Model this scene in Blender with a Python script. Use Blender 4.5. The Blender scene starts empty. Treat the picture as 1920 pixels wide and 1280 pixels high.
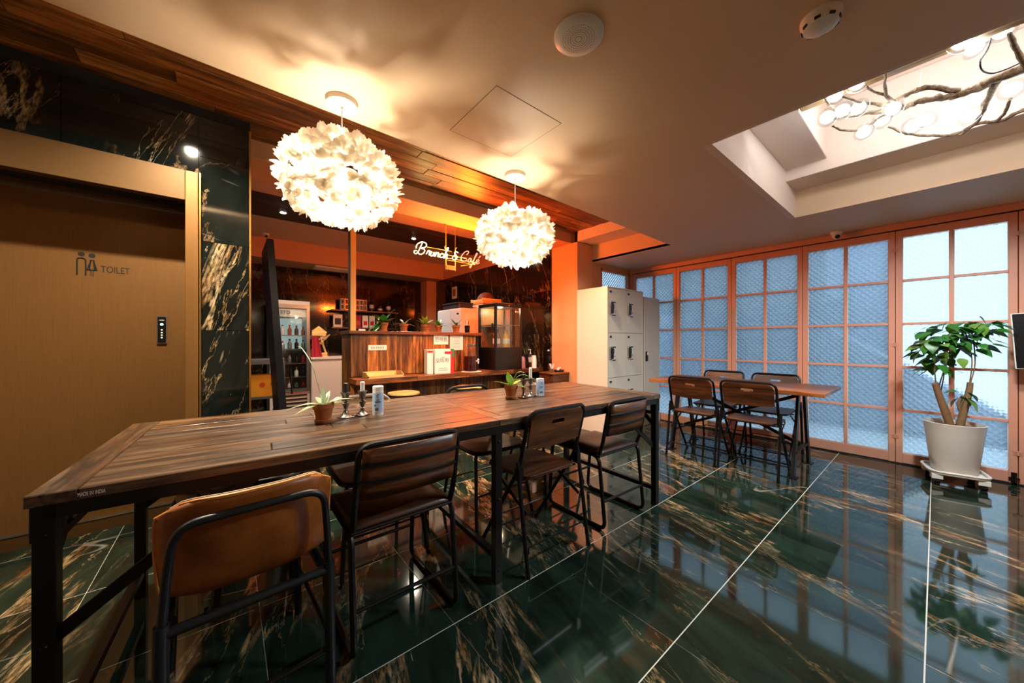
import bpy, bmesh, math, random
from mathutils import Vector, Matrix, Quaternion
random.seed(7)
SC = bpy.context.scene
COL = SC.collection
PI = math.pi
R = math.radians

# ------------------------------------------------------------------ camera
cam_d = bpy.data.cameras.new('camera')
cam = bpy.data.objects.new('camera', cam_d); COL.objects.link(cam)
cam_d.sensor_width = 36.0
cam_d.lens = 36.0 * 651.0 / 1920.0
cam_d.clip_start = 0.02
YAW = math.atan2(533, 651)
cam.location = (0, 0, 1.13)
cam.rotation_euler = (R(90), 0, -YAW)
SC.camera = cam
# ------------------------------------------------------------------ world, exposure
w = bpy.data.worlds.new('world'); SC.world = w; w.use_nodes = True
bg = w.node_tree.nodes['Background']
bg.inputs[0].default_value = (0.60, 0.82, 1.0, 1); bg.inputs[1].default_value = 0.8
SC.view_settings.view_transform = 'Standard'
SC.view_settings.look = 'None'
SC.view_settings.exposure = 1.92
SC.view_settings.gamma = 1.0
SC.view_settings.use_curve_mapping = False
SC.cycles.use_denoising = True
SC.cycles.max_bounces = 8
SC.cycles.diffuse_bounces = 5
SC.cycles.glossy_bounces = 4
SC.cycles.transmission_bounces = 6
SC.cycles.transparent_max_bounces = 8
SC.cycles.caustics_reflective = False
SC.cycles.caustics_refractive = False
SC.cycles.sample_clamp_indirect = 4.0
SC.cycles.blur_glossy = 0.5

# ------------------------------------------------------------------ light levels
P_PEND = 38.0      # bulb inside each feather pendant
P_DOWN = 75.0      # recessed downlights in the timber soffit
P_KITCH = 45.0      # recessed downlights in the kitchen
P_CHAN = 1.7  # each fill light added around the chandelier
E_LED = 10.0       # emission of each chandelier disc
E_NEON_Y = 5.0
E_NEON_R = 2.4
P_NEON_R = 8.5
P_NEON_Y = 0.9

def lamp(kind, name, loc, energy, color, radius=0.03, parent=None, **kw):
    d = bpy.data.lights.new(name, kind); d.energy = energy; d.color = color
    if hasattr(d, 'shadow_soft_size'): d.shadow_soft_size = radius
    for k, v in kw.items(): setattr(d, k, v)
    o = bpy.data.objects.new(name, d); COL.objects.link(o); o.location = loc
    if parent: o.parent = parent
    return o

# ------------------------------------------------------------------ mesh helper
class MB:
    def __init__(s): s.v = []; s.f = []
    def add(s, vs, fs):
        n = len(s.v); s.v += [tuple(p) for p in vs]; s.f += [tuple(i + n for i in f) for f in fs]; return s
    def box(s, x0, x1, y0, y1, z0, z1):
        return s.add([(x0,y0,z0),(x1,y0,z0),(x1,y1,z0),(x0,y1,z0),(x0,y0,z1),(x1,y0,z1),(x1,y1,z1),(x0,y1,z1)],
                     [(0,3,2,1),(4,5,6,7),(0,1,5,4),(1,2,6,5),(2,3,7,6),(3,0,4,7)])
    def bar(s, p, q, a, b, up=(0,0,1)):
        """square bar from p to q, a wide, b high"""
        p = Vector(p); q = Vector(q); d = (q - p).normalized(); u = Vector(up)
        x = d.cross(u)
        if x.length < 1e-4: x = d.cross(Vector((1,0,0)))
        x.normalize(); y = x.cross(d)
        vs = []
        for c in (p, q):
            for (i, j) in ((-1,-1),(1,-1),(1,1),(-1,1)): vs.append(c + x*(i*a/2) + y*(j*b/2))
        return s.add(vs, [(0,1,2,3),(7,6,5,4),(0,4,5,1),(1,5,6,2),(2,6,7,3),(3,7,4,0)])
    def tube(s, pts, r, n=8, closed=False, caps=True):
        pts = [Vector(p) for p in pts]; m = len(pts)
        rr = r if isinstance(r, (list, tuple)) else [r]*m
        T = []
        for i in range(m):
            if closed: t = pts[(i+1) % m] - pts[i-1]
            else: t = pts[min(i+1, m-1)] - pts[max(i-1, 0)]
            T.append(t.normalized())
        a = Vector((0,0,1)) if abs(T[0].z) < .9 else Vector((1,0,0))
        N = (a - T[0]*a.dot(T[0])).normalized(); vs = []; fs = []
        for i in range(m):
            N = (N - T[i]*N.dot(T[i])).normalized(); B = T[i].cross(N)
            for k in range(n):
                an = 2*PI*k/n; vs.append(pts[i] + (N*math.cos(an) + B*math.sin(an))*rr[i])
        for i in range(m if closed else m-1):
            j = (i+1) % m
            for k in range(n):
                l = (k+1) % n; fs.append((i*n+k, i*n+l, j*n+l, j*n+k))
        if caps and not closed:
            fs.append(tuple(range(n-1, -1, -1))); fs.append(tuple((m-1)*n+k for k in range(n)))
        return s.add(vs, fs)
    def lathe(s, prof, n=24, c=(0,0,0), cap0=True, cap1=True):
        vs = []; fs = []; m = len(prof)
        for (r, z) in prof:
            for k in range(n):
                an = 2*PI*k/n; vs.append((c[0]+r*math.cos(an), c[1]+r*math.sin(an), c[2]+z))
        for i in range(m-1):
            for k in range(n):
                l = (k+1) % n; fs.append((i*n+k, i*n+l, (i+1)*n+l, (i+1)*n+k))
        if cap0: fs.append(tuple(range(n-1,-1,-1)))
        if cap1: fs.append(tuple((m-1)*n+k for k in range(n)))
        return s.add(vs, fs)
    def prism(s, poly, z0, z1, M=None):
        n = len(poly); vs = [(x,y,z0) for x,y in poly]+[(x,y,z1) for x,y in poly]
        if M: vs = [M @ Vector(v) for v in vs]
        return s.add(vs, [tuple(range(n-1,-1,-1)), tuple(range(n,2*n))]+[(i,(i+1)%n,n+(i+1)%n,n+i) for i in range(n)])
    def grid(s, fn, nu, nv):
        vs = [fn(i/nu, j/nv) for j in range(nv+1) for i in range(nu+1)]
        fs = [(j*(nu+1)+i, j*(nu+1)+i+1, (j+1)*(nu+1)+i+1, (j+1)*(nu+1)+i) for j in range(nv) for i in range(nu)]
        return s.add(vs, fs)
    def ball(s, c, r, n=12, m=8):
        prof = [(max(1e-4, math.sin(PI*i/m))*1.0, -math.cos(PI*i/m)) for i in range(m+1)]
        rx, ry, rz = r if isinstance(r, (tuple, list)) else (r, r, r)
        vs = []; fs = []
        for (a, z) in prof:
            for k in range(n):
                an = 2*PI*k/n; vs.append((c[0]+rx*a*math.cos(an), c[1]+ry*a*math.sin(an), c[2]+rz*z))
        for i in range(m):
            for k in range(n):
                l=(k+1)%n; fs.append((i*n+k,i*n+l,(i+1)*n+l,(i+1)*n+k))
        return s.add(vs, fs)
    def xf(s, M):
        s.v = [tuple(M @ Vector(p)) for p in s.v]; return s
    def mesh(s, name, mat, smooth=False):
        me = bpy.data.meshes.new(name); me.from_pydata(s.v, [], s.f); me.update()
        if mat: me.materials.append(mat)
        if smooth:
            for p in me.polygons: p.use_smooth = True
            try: me.set_sharp_from_angle(angle=R(40))
            except Exception: pass
        return me
    def build(s, name, mat, parent=None, smooth=False, bevel=0, seg=2, loc=None, rot=None, solid=0, sub=0):
        o = bpy.data.objects.new(name, s.mesh(name, mat, smooth)); COL.objects.link(o)
        if parent: o.parent = parent
        if loc: o.location = loc
        if rot: o.rotation_euler = rot
        if solid:
            q = o.modifiers.new('solid','SOLIDIFY'); q.thickness = solid; q.offset = 0
        if sub:
            q = o.modifiers.new('sub','SUBSURF'); q.levels = sub; q.render_levels = sub
        if bevel:
            q = o.modifiers.new('bevel','BEVEL'); q.width = bevel; q.segments = seg; q.limit_method='ANGLE'; q.angle_limit=R(40)
        return o

def tag(o, label=None, cat=None, group=None, kind=None):
    if label: o['label'] = label
    if cat: o['category'] = cat
    if group: o['group'] = group
    if kind: o['kind'] = kind
    return o
def thing(name, label, cat, loc=(0,0,0), rz=0, group=None):
    o = bpy.data.objects.new(name, None); COL.objects.link(o)
    o.empty_display_size = .1; o.location = loc; o.rotation_euler = (0,0,rz)
    return tag(o, label, cat, group)
def struct(o): o['kind'] = 'structure'; return o
def sempty(name, loc=(0,0,0)):
    o = bpy.data.objects.new(name, None); COL.objects.link(o); o.location = loc; o['kind'] = 'structure'; return o
def inst(me, name, parent, loc=(0,0,0), rot=(0,0,0), sc=(1,1,1)):
    o = bpy.data.objects.new(name, me); COL.objects.link(o); o.parent = parent
    o.location = loc; o.rotation_euler = rot; o.scale = sc; return o
def dup(o, parent=None, top=True):
    c = o.copy(); COL.objects.link(c); c.parent = parent
    for ch in list(o.children): dup(ch, c, False)
    return c
def place(o, loc, rz, label, group=None):
    o.location = loc; o.rotation_euler = (0,0,rz); o['label'] = label
    if group: o['group'] = group
    return o
def fillet(pts, r, n=5, closed=False):
    P = [Vector(p) for p in pts]; m = len(P); out = []
    for i in range(m):
        if not closed and i in (0, m-1): out.append(P[i]); continue
        a, b, c = P[i-1], P[i], P[(i+1) % m]
        d1 = (a-b); d2 = (c-b); k = min(r, d1.length*.49, d2.length*.49)
        p = b + d1.normalized()*k; q = b + d2.normalized()*k
        for j in range(n+1):
            t = j/n; out.append(p*(1-t)**2 + b*2*t*(1-t) + q*t*t)
    return out
def spline(pts, k=6, closed=False):
    P = [Vector(p) for p in pts]; m = len(P); out = []
    for i in range(m if closed else m-1):
        if closed: p0,p1,p2,p3 = P[i-1],P[i],P[(i+1)%m],P[(i+2)%m]
        else: p0,p1,p2,p3 = P[max(i-1,0)],P[i],P[i+1],P[min(i+2,m-1)]
        for j in range(k):
            t=j/k; out.append(.5*((2*p1)+(p2-p0)*t+(2*p0-5*p1+4*p2-p3)*t*t+(3*p1-p0-3*p2+p3)*t**3))
    if not closed: out.append(P[-1])
    return out
def rrect(w, h, r, n=4):
    pts = []
    for (cx, cy, a0) in ((w/2-r,h/2-r,0),(-w/2+r,h/2-r,90),(-w/2+r,-h/2+r,180),(w/2-r,-h/2+r,270)):
        for i in range(n+1):
            a = R(a0+90*i/n); pts.append((cx+r*math.cos(a), cy+r*math.sin(a)))
    return pts
def curve_mesh(cu, name, mat, M=None):
    o = bpy.data.objects.new('tmp', cu); COL.objects.link(o)
    dg = bpy.context.evaluated_depsgraph_get(); dg.update()
    me = bpy.data.meshes.new_from_object(o.evaluated_get(dg)); bpy.data.objects.remove(o); bpy.data.curves.remove(cu)
    me.name = name; me.materials.clear(); me.materials.append(mat)
    if M: me.transform(M)
    return me
def text(s, size, mat, parent, M, name='lettering', ext=.0005, align='CENTER', sx=1.0, font=None):
    cu = bpy.data.curves.new('t','FONT'); cu.body = s; cu.size = size; cu.extrude = ext; cu.align_x = align; cu.align_y = 'CENTER'
    cu.resolution_u = 3
    me = curve_mesh(cu, name, mat, M @ Matrix.Diagonal((sx,1,1,1)))
    o = bpy.data.objects.new(name, me); COL.objects.link(o); o.parent = parent; return o
def plate(outer, holes, th, name, mat):
    cu = bpy.data.curves.new('p','CURVE'); cu.dimensions = '2D'; cu.fill_mode = 'BOTH'; cu.extrude = th/2
    for poly in [outer]+holes:
        sp = cu.splines.new('POLY'); sp.points.add(len(poly)-1); sp.use_cyclic_u = True
        for p, q in zip(sp.points, poly): p.co = (q[0], q[1], 0, 1)
    return curve_mesh(cu, name, mat)
def faceM(loc, ang=0, tilt=0):
    """text plane that faces -Y, then turned about z"""
    return Matrix.Translation(loc) @ Matrix.Rotation(ang,4,'Z') @ Matrix.Rotation(R(90)-tilt,4,'X')

# ------------------------------------------------------------------ materials
def lin(h):
    h = h.lstrip('#'); c = [int(h[i:i+2],16)/255 for i in (0,2,4)]
    return tuple(((x+.055)/1.055)**2.4 if x > .04045 else x/12.92 for x in c)+(1,)
class NT:
    def __init__(s, name):
        s.m = bpy.data.materials.new(name); s.m.use_nodes = True; s.t = s.m.node_tree
        s.b = s.t.nodes['Principled BSDF']; s.out = s.t.nodes['Material Output']
    def n(s, typ, **kw):
        x = s.t.nodes.new(typ)
        for k, v in kw.items():
            if k.startswith('i_'):
                key = k[2:]; key = int(key) if key.isdigit() else key
                x.inputs[key].default_value = v
            else: setattr(x, k, v)
        return x
    def l(s, a, b): s.t.links.new(a, b)
    def ramp(s, fac, stops, interp='LINEAR'):
        x = s.n('ShaderNodeValToRGB'); x.color_ramp.interpolation = interp
        e = x.color_ramp.elements
        while len(e) < len(stops): e.new(.5)
        for q, (p, c) in zip(e, stops):
            q.position = p; q.color = c if len(c) == 4 else tuple(c)+(1,)
        s.l(fac, x.inputs[0]); return x.outputs[0]
    def math(s, op, a, b=None, c=None):
        x = s.n('ShaderNodeMath', operation=op)
        for i, v in enumerate((a, b, c)):
            if v is None: continue
            if isinstance(v, (int, float)): x.inputs[i].default_value = v
            else: s.l(v, x.inputs[i])
        return x.outputs[0]
    def mix(s, fac, a, b, mode='MIX'):
        x = s.n('ShaderNodeMix', data_type='RGBA', blend_type=mode)
        for i, v in ((0, fac), (6, a), (7, b)):
            if isinstance(v, (int, float)): x.inputs[i].default_value = v
            elif isinstance(v, tuple): x.inputs[i].default_value = v
            else: s.l(v, x.inputs[i])
        return x.outputs[2]
    def noise(s, vec, scale, detail=4, rough=.55, dist=0):
        x = s.n('ShaderNodeTexNoise'); x.inputs['Scale'].default_value = scale; x.inputs['Detail'].default_value = detail
        x.inputs['Roughness'].default_value = rough; x.inputs['Distortion'].default_value = dist
        s.l(vec, x.inputs['Vector']); return x.outputs['Fac']
    def coords(s, scale=(1,1,1), rot=(0,0,0), rnd=0):
        tc = s.n('ShaderNodeTexCoord'); mp = s.n('ShaderNodeMapping'); mp.inputs['Scale'].default_value = scale; mp.inputs['Rotation'].default_value = rot
        v = tc.outputs['Object']
        if rnd:
            oi = s.n('ShaderNodeObjectInfo'); vm = s.n('ShaderNodeVectorMath', operation='MULTIPLY_ADD')
            cb = s.n('ShaderNodeCombineXYZ'); s.l(oi.outputs['Random'], cb.inputs[0]); s.l(oi.outputs['Random'], cb.inputs[1]); s.l(oi.outputs['Random'], cb.inputs[2])
            s.l(cb.outputs[0], vm.inputs[0]); vm.inputs[1].default_value = (rnd, rnd*.73, rnd*.41); s.l(v, vm.inputs[2]); v = vm.outputs[0]; s.rand = oi.outputs['Random']
        s.l(v, mp.inputs[0]); return mp.outputs[0]
    def bump(s, h, strength=.3, dist=.002):
        x = s.n('ShaderNodeBump'); x.inputs['Strength'].default_value = strength; x.inputs['Distance'].default_value = dist
        s.l(h, x.inputs['Height']); s.l(x.outputs[0], s.b.inputs['Normal'])
    def set(s, color=None, rough=None, metal=None, **kw):
        for key, v in (('Base Color', color), ('Roughness', rough), ('Metallic', metal)):
            if v is None: continue
            if isinstance(v, (int, float, tuple)): s.b.inputs[key].default_value = v
            else: s.l(v, s.b.inputs[key])
        for k, v in kw.items(): s.b.inputs[k.replace('_',' ')].default_value = v
        return s.m
def plain(name, hexc, rough=.5, metal=0, var=.0, vs=8, **kw):
    n = NT(name); c = lin(hexc) if isinstance(hexc, str) else hexc
    if var:
        f = n.noise(n.coords(), vs, 5)
        d = tuple(x*(1-var) for x in c[:3])+(1,)
        return n.set(n.mix(f, d, c), rough, metal, **kw)
    return n.set(c, rough, metal, **kw)
def emit(name, col, strength):
    n = NT(name); n.set((0,0,0,1), .5); n.b.inputs['Emission Color'].default_value = tuple(col)+(1,); n.b.inputs['Emission Strength'].default_value = strength; return n.m
def wood(name, cols, axis='x', scale=1.0, rough=.45, rnd=20, grain=1.0, scuff=0, bumpk=.25, spec=.5, val=(.5,.9)):
    """grain runs along axis of the object; colour varies from piece to piece"""
    n = NT(name); k = {'x':(1.2,14,14),'y':(14,1.2,14),'z':(14,14,1.2)}[axis]
    v = n.coords(tuple(a*scale for a in k), rnd=rnd)
    f = n.noise(v, 1.6, 6, .62, .6)
    g = n.noise(v, 7, 3, .6)
    base = n.ramp(n.math('ADD', n.math('MULTIPLY', f, .75), n.math('MULTIPLY', g, .25*grain)), [(.37, cols[0]), (.5, cols[1]), (.64, cols[2])])
    hs = n.n('ShaderNodeHueSaturation'); n.l(base, hs.inputs['Color'])
    n.l(n.math('MULTIPLY_ADD', n.rand, val[1], val[0]), hs.inputs['Value'])
    c = hs.outputs[0]
    if scuff:
        v2 = n.coords(tuple(a*.5 for a in k), rnd=rnd)
        m = n.ramp(n.noise(v2, 5, 7, .7), [(.53, (0,0,0,1)), (.66, (1,1,1,1))])
        c = n.mix(n.math('MULTIPLY', m, scuff), c, lin('#75634d'))
    n.bump(n.math('ADD', f, g), bumpk, .002)
    return n.set(c, rough, 0, Specular_IOR_Level=spec)
def marble(name, rot, rnd=37.0, dark=('#0b110e','#263b2f'), rough=.06, vein=1.0, coat=0):
    n = NT(name)
    v0 = n.coords((1,1,1), rot, rnd=rnd)
    st = n.n('ShaderNodeMapping'); st.inputs['Scale'].default_value = (2.6, .62, 2.6); n.l(v0, st.inputs[0]); v = st.outputs[0]
    base = n.ramp(n.noise(v, 2.6, 9, .68, .8), [(.33, lin(dark[0])), (.68, lin(dark[1]))])
    fine = n.noise(v, 22, 6, .7)
    base = n.mix(n.math('MULTIPLY', fine, .5), base, lin(dark[0]))
    def ridge(sc, w, det=6, off=0.0, dist=.5):
        q = n.noise(v, sc, det, .62, dist)
        a = n.math('ABSOLUTE', n.math('SUBTRACT', q, .5+off))
        return n.math('SUBTRACT', 1.0, n.math('SMOOTH_MIN', n.math('DIVIDE', a, w), 1.0, .05))
    gate = n.ramp(n.noise(v, .9, 3, .5), [(.40, (0,0,0,1)), (.58, (1,1,1,1))])
    brk = n.ramp(n.noise(v, 30, 5, .75), [(.38, (0,0,0,1)), (.6, (1,1,1,1))])
    big = n.math('MULTIPLY', n.math('MULTIPLY', ridge(.75, .022), brk), gate)
    med = n.math('MULTIPLY', n.math('MULTIPLY', ridge(1.7, .010, 7, .04), brk), gate)
    vc = n.ramp(n.noise(v, 4, 3), [(.35, lin('#7a4a22')), (.55, lin('#c7a778')), (.7, lin('#d8c6a6'))])
    c = n.mix(n.math('MULTIPLY', big, .95*vein), base, vc)
    c = n.mix(n.math('MULTIPLY', med, .8*vein), c, vc)
    # white hairlines, running across the veins
    h = n.n('ShaderNodeMapping'); h.inputs['Rotation'].default_value = (.3,.2,1.1); h.inputs['Scale'].default_value = (.35,2.6,2); n.l(v0, h.inputs[0])
    q = n.noise(h.outputs[0], .9, 2, .3, .0)
    hl = n.math('SUBTRACT', 1.0, n.math('MINIMUM', n.math('DIVIDE', n.math('ABSOLUTE', n.math('SUBTRACT', q, .5)), .0035), 1.0))
    hg = n.ramp(n.noise(v0, 1.7, 2), [(.56, (0,0,0,1)), (.64, (1,1,1,1))])
    c = n.mix(n.math('MULTIPLY', n.math('MULTIPLY', hl, hg), .3), c, lin('#d9d2c2'))
    return n.set(c, rough, 0, Specular_IOR_Level=.6, Coat_Weight=coat, Coat_Roughness=.02)
def paint(name, hexc, rough=.6, b=.12):
    n = NT(name); v = n.coords()
    c = lin(hexc); d = tuple(x*.93 for x in c[:3])+(1,)
    n.bump(n.noise(v, 60, 5, .6), b, .002)
    return n.set(n.mix(n.noise(v, 1.3, 4), d, c), rough)

M = {}
M['ceil'] = paint('ceiling_paint', '#dbbc99', .55)
M['wellpaint'] = paint('lit_well_paint', '#e6d0c2', .6, .3)  # the ceiling's paint, made paler for the cool light in the well
M['salmon'] = paint('neon_tinted_wall_paint', '#d9a274', .55, .35)  # the ceiling's paint, tinted more orange to carry the neon glow
M['frame'] = plain('salmon_frame_paint', '#d3967a', .38, 0, .06, 3)
M['soffit'] = wood('soffit_wood', [lin('#3a200f'), lin('#7d4c20'), lin('#b0763a')], 'x', rough=.38, scuff=.12, val=(.45,.9))
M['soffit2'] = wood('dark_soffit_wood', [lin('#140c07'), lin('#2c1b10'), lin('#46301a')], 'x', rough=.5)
M['plankz'] = wood('counter_plank_wood', [lin('#3a1c0a'), lin('#94551f'), lin('#cc8638')], 'z', rough=.4, rnd=43, val=(.28,1.15))
M['plankx'] = wood('counter_board_wood', [lin('#3a1d0c'), lin('#733f1a'), lin('#96602f')], 'x', rough=.35)
M['tablex'] = wood('table_plank_wood', [lin('#180f08'), lin('#402a1a'), lin('#6f5232')], 'x', rough=.34, scuff=.6, val=(.4,1.0), rnd=31, bumpk=.5, spec=.6)
M['tabley'] = wood('table_cross_board_wood', [lin('#180f08'), lin('#402a1a'), lin('#6a4e31')], 'y', rough=.34, scuff=.45, rnd=31, bumpk=.5, spec=.6)
M['topy'] = wood('window_table_wood', [lin('#46230f'), lin('#7a4320'), lin('#9c6334')], 'y', rough=.35, rnd=9)
M['chairwood'] = wood('chair_wood', [lin('#23120a'), lin('#4e2c16'), lin('#6e4422')], 'x', rough=.35, rnd=5)
M['rawwood'] = wood('raw_pine', [lin('#b98a4a'), lin('#d8ac67'), lin('#e6c486')], 'x', rough=.5, rnd=3)
M['beamwood'] = wood('old_beam_wood', [lin('#8a6137'), lin('#c09363'), lin('#d8b489')], 'y', rough=.6, rnd=3)
M['marble_floor'] = marble('green_marble_tile', (0,0,R(15)))
M['marble_wall'] = marble('dark_marble_wall_tile', (R(90),0,R(-18)), 53.0, ('#090b0a','#1b221e'), .07)
M['marble_bar'] = marble('dark_marble_bar_tile', (R(90),R(90),R(-14)), 29.0, ('#0d0a08','#231a12'), .1, .7)
M['grout'] = plain('pale_grout', '#cfccc2', .7)
M['bronze'] = None
n = NT('brushed_bronze'); v = n.coords((60,60,1.5)); f = n.noise(v, 6, 4)
n.bump(f, .08, .001)
M['bronze'] = n.set(n.mix(f, lin('#76522a'), lin('#8e6537')), .40, .5)
n = NT('dark_bronze'); v = n.coords((2,60,60)); f = n.noise(v, 6, 4); M['bronze_d'] = n.set(n.mix(f, lin('#5a4020'), lin('#6a4d2a')), .42, .5)
M['gold'] = plain('gold_trim', '#b98c48', .3, .9)
M['postpaint'] = plain('pale_gold_post_paint', '#cfa458', .45)
M['silver'] = plain('satin_steel', '#b9b9b5', .28, .95)
M['chrome'] = plain('worn_pewter', '#8b8680', .28, .95, .35, 40)
M['black'] = plain('black_metal', '#0e0e0f', .42, .4, .3, 30)
M['gunmetal'] = plain('gunmetal_tube', '#2b2e32', .38, .6)
M['bolt'] = plain('dark_bolt', '#1b1b1c', .3, .7)
M['blackp'] = plain('black_plastic', '#0b0b0c', .3)
M['ink'] = plain('black_ink', '#0a0a0a', .5)
M['white'] = plain('white_plastic', '#e6e4de', .35)
M['whitem'] = plain('white_enamel', '#e2ddd2', .3)
M['cream'] = plain('cream_locker_paint', '#ddd6c4', .32)
M['cream2'] = plain('grey_cream_paint', '#cfcabd', .35)
M['paper'] = plain('paper', '#ece4d6', .7)
M['leather'] = None
n = NT('tan_leather'); v = n.coords(); f = n.noise(v, 5, 6, .65); n.bump(n.noise(v, 160, 3), .15, .001)
M['leather'] = n.set(n.ramp(f, [(.3, lin('#5a2c0c')), (.55, lin('#8b4d18')), (.75, lin('#a5652a'))]), .42)
n = NT('dark_leather'); v = n.coords(rnd=7); f = n.noise(v, 6, 6, .65); n.bump(n.noise(v, 200, 3), .12, .001)
M['leather_d'] = n.set(n.ramp(f, [(.3, lin('#231108')), (.6, lin('#43230f')), (.8, lin('#5c3519'))]), .33)
M['leather_e'] = plain('leather_edge', '#b8762e', .5)
M['stitch'] = plain('stitching_thread', '#d8c9a8', .7)
M['creamleather'] = plain('cream_upholstery', '#c9a67c', .6, 0, .35, 9)
M['lacquer'] = plain('black_lacquer', '#17110f', .18, 0, .3, 6)
M['terracotta'] = plain('terracotta', '#a8622f', .8, 0, .3, 14)
M['soil'] = plain('soil', '#2a1c12', .95, 0, .4, 50)
M['potwhite'] = plain('glazed_pot', '#c9c0b4', .25, 0, .05, 3)
M['trunk'] = plain('trunk_bark', '#8a6844', .85, 0, .45, 30)
M['bark'] = None
n = NT('branch_bark'); v = n.coords((30,30,30)); f = n.noise(v, 1.4, 6, .7, 1); n.bump(f, .9, .006)
M['bark'] = n.set(n.ramp(f, [(.3, lin('#3f2f22')), (.5, lin('#80664c')), (.7, lin('#a8927a'))]), .85)
M['waxb'] = plain('black_wax', '#141314', .45)
M['waxw'] = plain('white_wax', '#e8e4da', .45, Subsurface_Weight=0.0)
M['red'] = plain('red_cloth', '#a3182c', .7)
M['redprint'] = plain('red_print', '#c82a22', .5)
M['pink'] = plain('pink_enamel', '#d98a8a', .3)
M['yellow'] = plain('yellow_card', '#d8a01c', .55)
M['mustard'] = plain('green_towel', '#8b8a34', .85, 0, .2, 40)
M['bluelabel'] = plain('pale_blue_label', '#a9c6e2', .5)
M['darkblue'] = plain('dark_blue_print', '#26365c', .5)
M['orangeprint'] = plain('orange_print', '#c4481a', .5)
M['green'] = plain('green_print', '#2c7a52', .5)
M['greylit'] = emit('panel_light_green', (.3,.9,.5), 1.2)
def leafmat(name, a, b, rnd=5, tr=.25):
    n = NT(name); v = n.coords(rnd=rnd); f = n.noise(v, 18, 3)
    c = n.mix(f, lin(a), lin(b)); n.set(c, .38)
    t = n.n('ShaderNodeBsdfTranslucent'); n.l(c, t.inputs[0]); mx = n.n('ShaderNodeMixShader'); mx.inputs[0].default_value = tr
    n.l(n.b.outputs[0], mx.inputs[1]); n.l(t.outputs[0], mx.inputs[2]); n.l(mx.outputs[0], n.out.inputs[0]); return n.m
M['leaf'] = leafmat('dark_green_leaf', '#1f5a1a', '#43862e')
M['leaf2'] = leafmat('bright_leaf', '#4f7f24', '#86ab45')
M['leafv'] = leafmat('variegated_leaf', '#3c6630', '#c9d3b0')
# white feathers let light through
n = NT('white_feather'); n.set(lin('#d8d2c8'), .8)
t = n.n('ShaderNodeBsdfTranslucent', i_0=lin('#f4ead8')); mx = n.n('ShaderNodeMixShader'); mx.inputs[0].default_value = .55
n.l(n.b.outputs[0], mx.inputs[1]); n.l(t.outputs[0], mx.inputs[2])
tt_ = n.n('ShaderNodeBsdfTransparent'); m2_ = n.n('ShaderNodeMixShader'); m2_.inputs[0].default_value = .12
n.l(mx.outputs[0], m2_.inputs[1]); n.l(tt_.outputs[0], m2_.inputs[2]); n.l(m2_.outputs[0], n.out.inputs[0]); M['feather'] = n.m
M['bulb'] = emit('bulb_glow', (1,.9,.72), 60)
M['led'] = emit('cool_led', (.86,.94,1), E_LED)
M['down'] = emit('downlight_glow', (1,.86,.66), 40)
M['neon_y'] = emit('yellow_neon', (1,.74,.24), E_NEON_Y)
M['neon_r'] = emit('red_neon', (1,.085,.05), E_NEON_R)
def glass(name, col, rough=.0, ior=1.45):
    n = NT(name); n.set(col, rough, 0, IOR=ior, Transmission_Weight=1.0); return n.m
M['glass'] = glass('clear_glass', (.95,.97,.97,1), .0, 1.1)
n = NT('thin_glass'); gl_ = n.n('ShaderNodeBsdfGlossy'); gl_.inputs['Roughness'].default_value = .03
t = n.n('ShaderNodeBsdfTransparent', i_0=(.9,.93,.93,1)); mx = n.n('ShaderNodeMixShader'); 
mx.inputs[0].default_value = .09; n.l(t.outputs[0], mx.inputs[1]); n.l(gl_.outputs[0], mx.inputs[2]); n.l(mx.outputs[0], n.out.inputs[0]); M['thin'] = n.m
# patterned pane: raised diamonds, part clear part frosted
n = NT('diamond_patterned_glass')
tc = n.n('ShaderNodeTexCoord'); mp = n.n('ShaderNodeMapping'); mp.inputs['Rotation'].default_value = (R(45),0,0); mp.inputs['Scale'].default_value = (1,1,1); n.l(tc.outputs['Object'], mp.inputs[0])
sp = n.n('ShaderNodeSeparateXYZ'); n.l(mp.outputs[0], sp.inputs[0])
K = 2*PI/.036
h = n.math('MULTIPLY', n.math('ABSOLUTE', n.math('SINE', n.math('MULTIPLY', sp.outputs[1], K/2))), n.math('ABSOLUTE', n.math('SINE', n.math('MULTIPLY', sp.outputs[2], K/2))))
bu = n.n('ShaderNodeBump'); bu.inputs['Strength'].default_value = .9; bu.inputs['Distance'].default_value = .012; n.l(h, bu.inputs['Height'])
n.set((.90,.95,.985,1), .09, 0, IOR=1.25, Transmission_Weight=1.0); n.l(bu.outputs[0], n.b.inputs['Normal'])
t = n.n('ShaderNodeBsdfTranslucent', i_0=(.72,.84,.92,1)); n.l(bu.outputs[0], t.inputs['Normal'])
mx = n.n('ShaderNodeMixShader'); mx.inputs[0].default_value = .38
n.l(n.b.outputs[0], mx.inputs[1]); n.l(t.outputs[0], mx.inputs[2]); n.l(mx.outputs[0], n.out.inputs[0]); M['pane'] = n.m
M['outground'] = plain('pale_paving', '#dfe9ec', .8)
M['outwall'] = plain('grey_render', '#767b92', .8)
M['outdark'] = plain('dark_render', '#5c5a66', .8)
M['drink'] = plain('dark_red_drink', '#3a0d0a', .2)
M['juice_y'] = plain('yellow_juice', '#e0a022', .25)
M['juice_r'] = plain('red_juice', '#8c2416', .25)
M['wicker'] = plain('woven_reed', '#5c3216', .7, 0, .5, 60)
M['steel'] = plain('kitchen_steel', '#9aa2aa', .3, .9)
M['kwhite'] = plain('kitchen_cabinet_white', '#cfc8c0', .4)
M['shadow'] = plain('black_recess_shade', '#060504', .8)  # near-black that paints in shade for gaps, backings and dark sides

# ================================================================== the setting
CZ, WZ, BZ, KZ, SZ = 2.222, 2.58, 2.45, 2.77, 2.95
XW, YM, XR, YB = 4.83, 2.84, 3.57, 6.68
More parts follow.
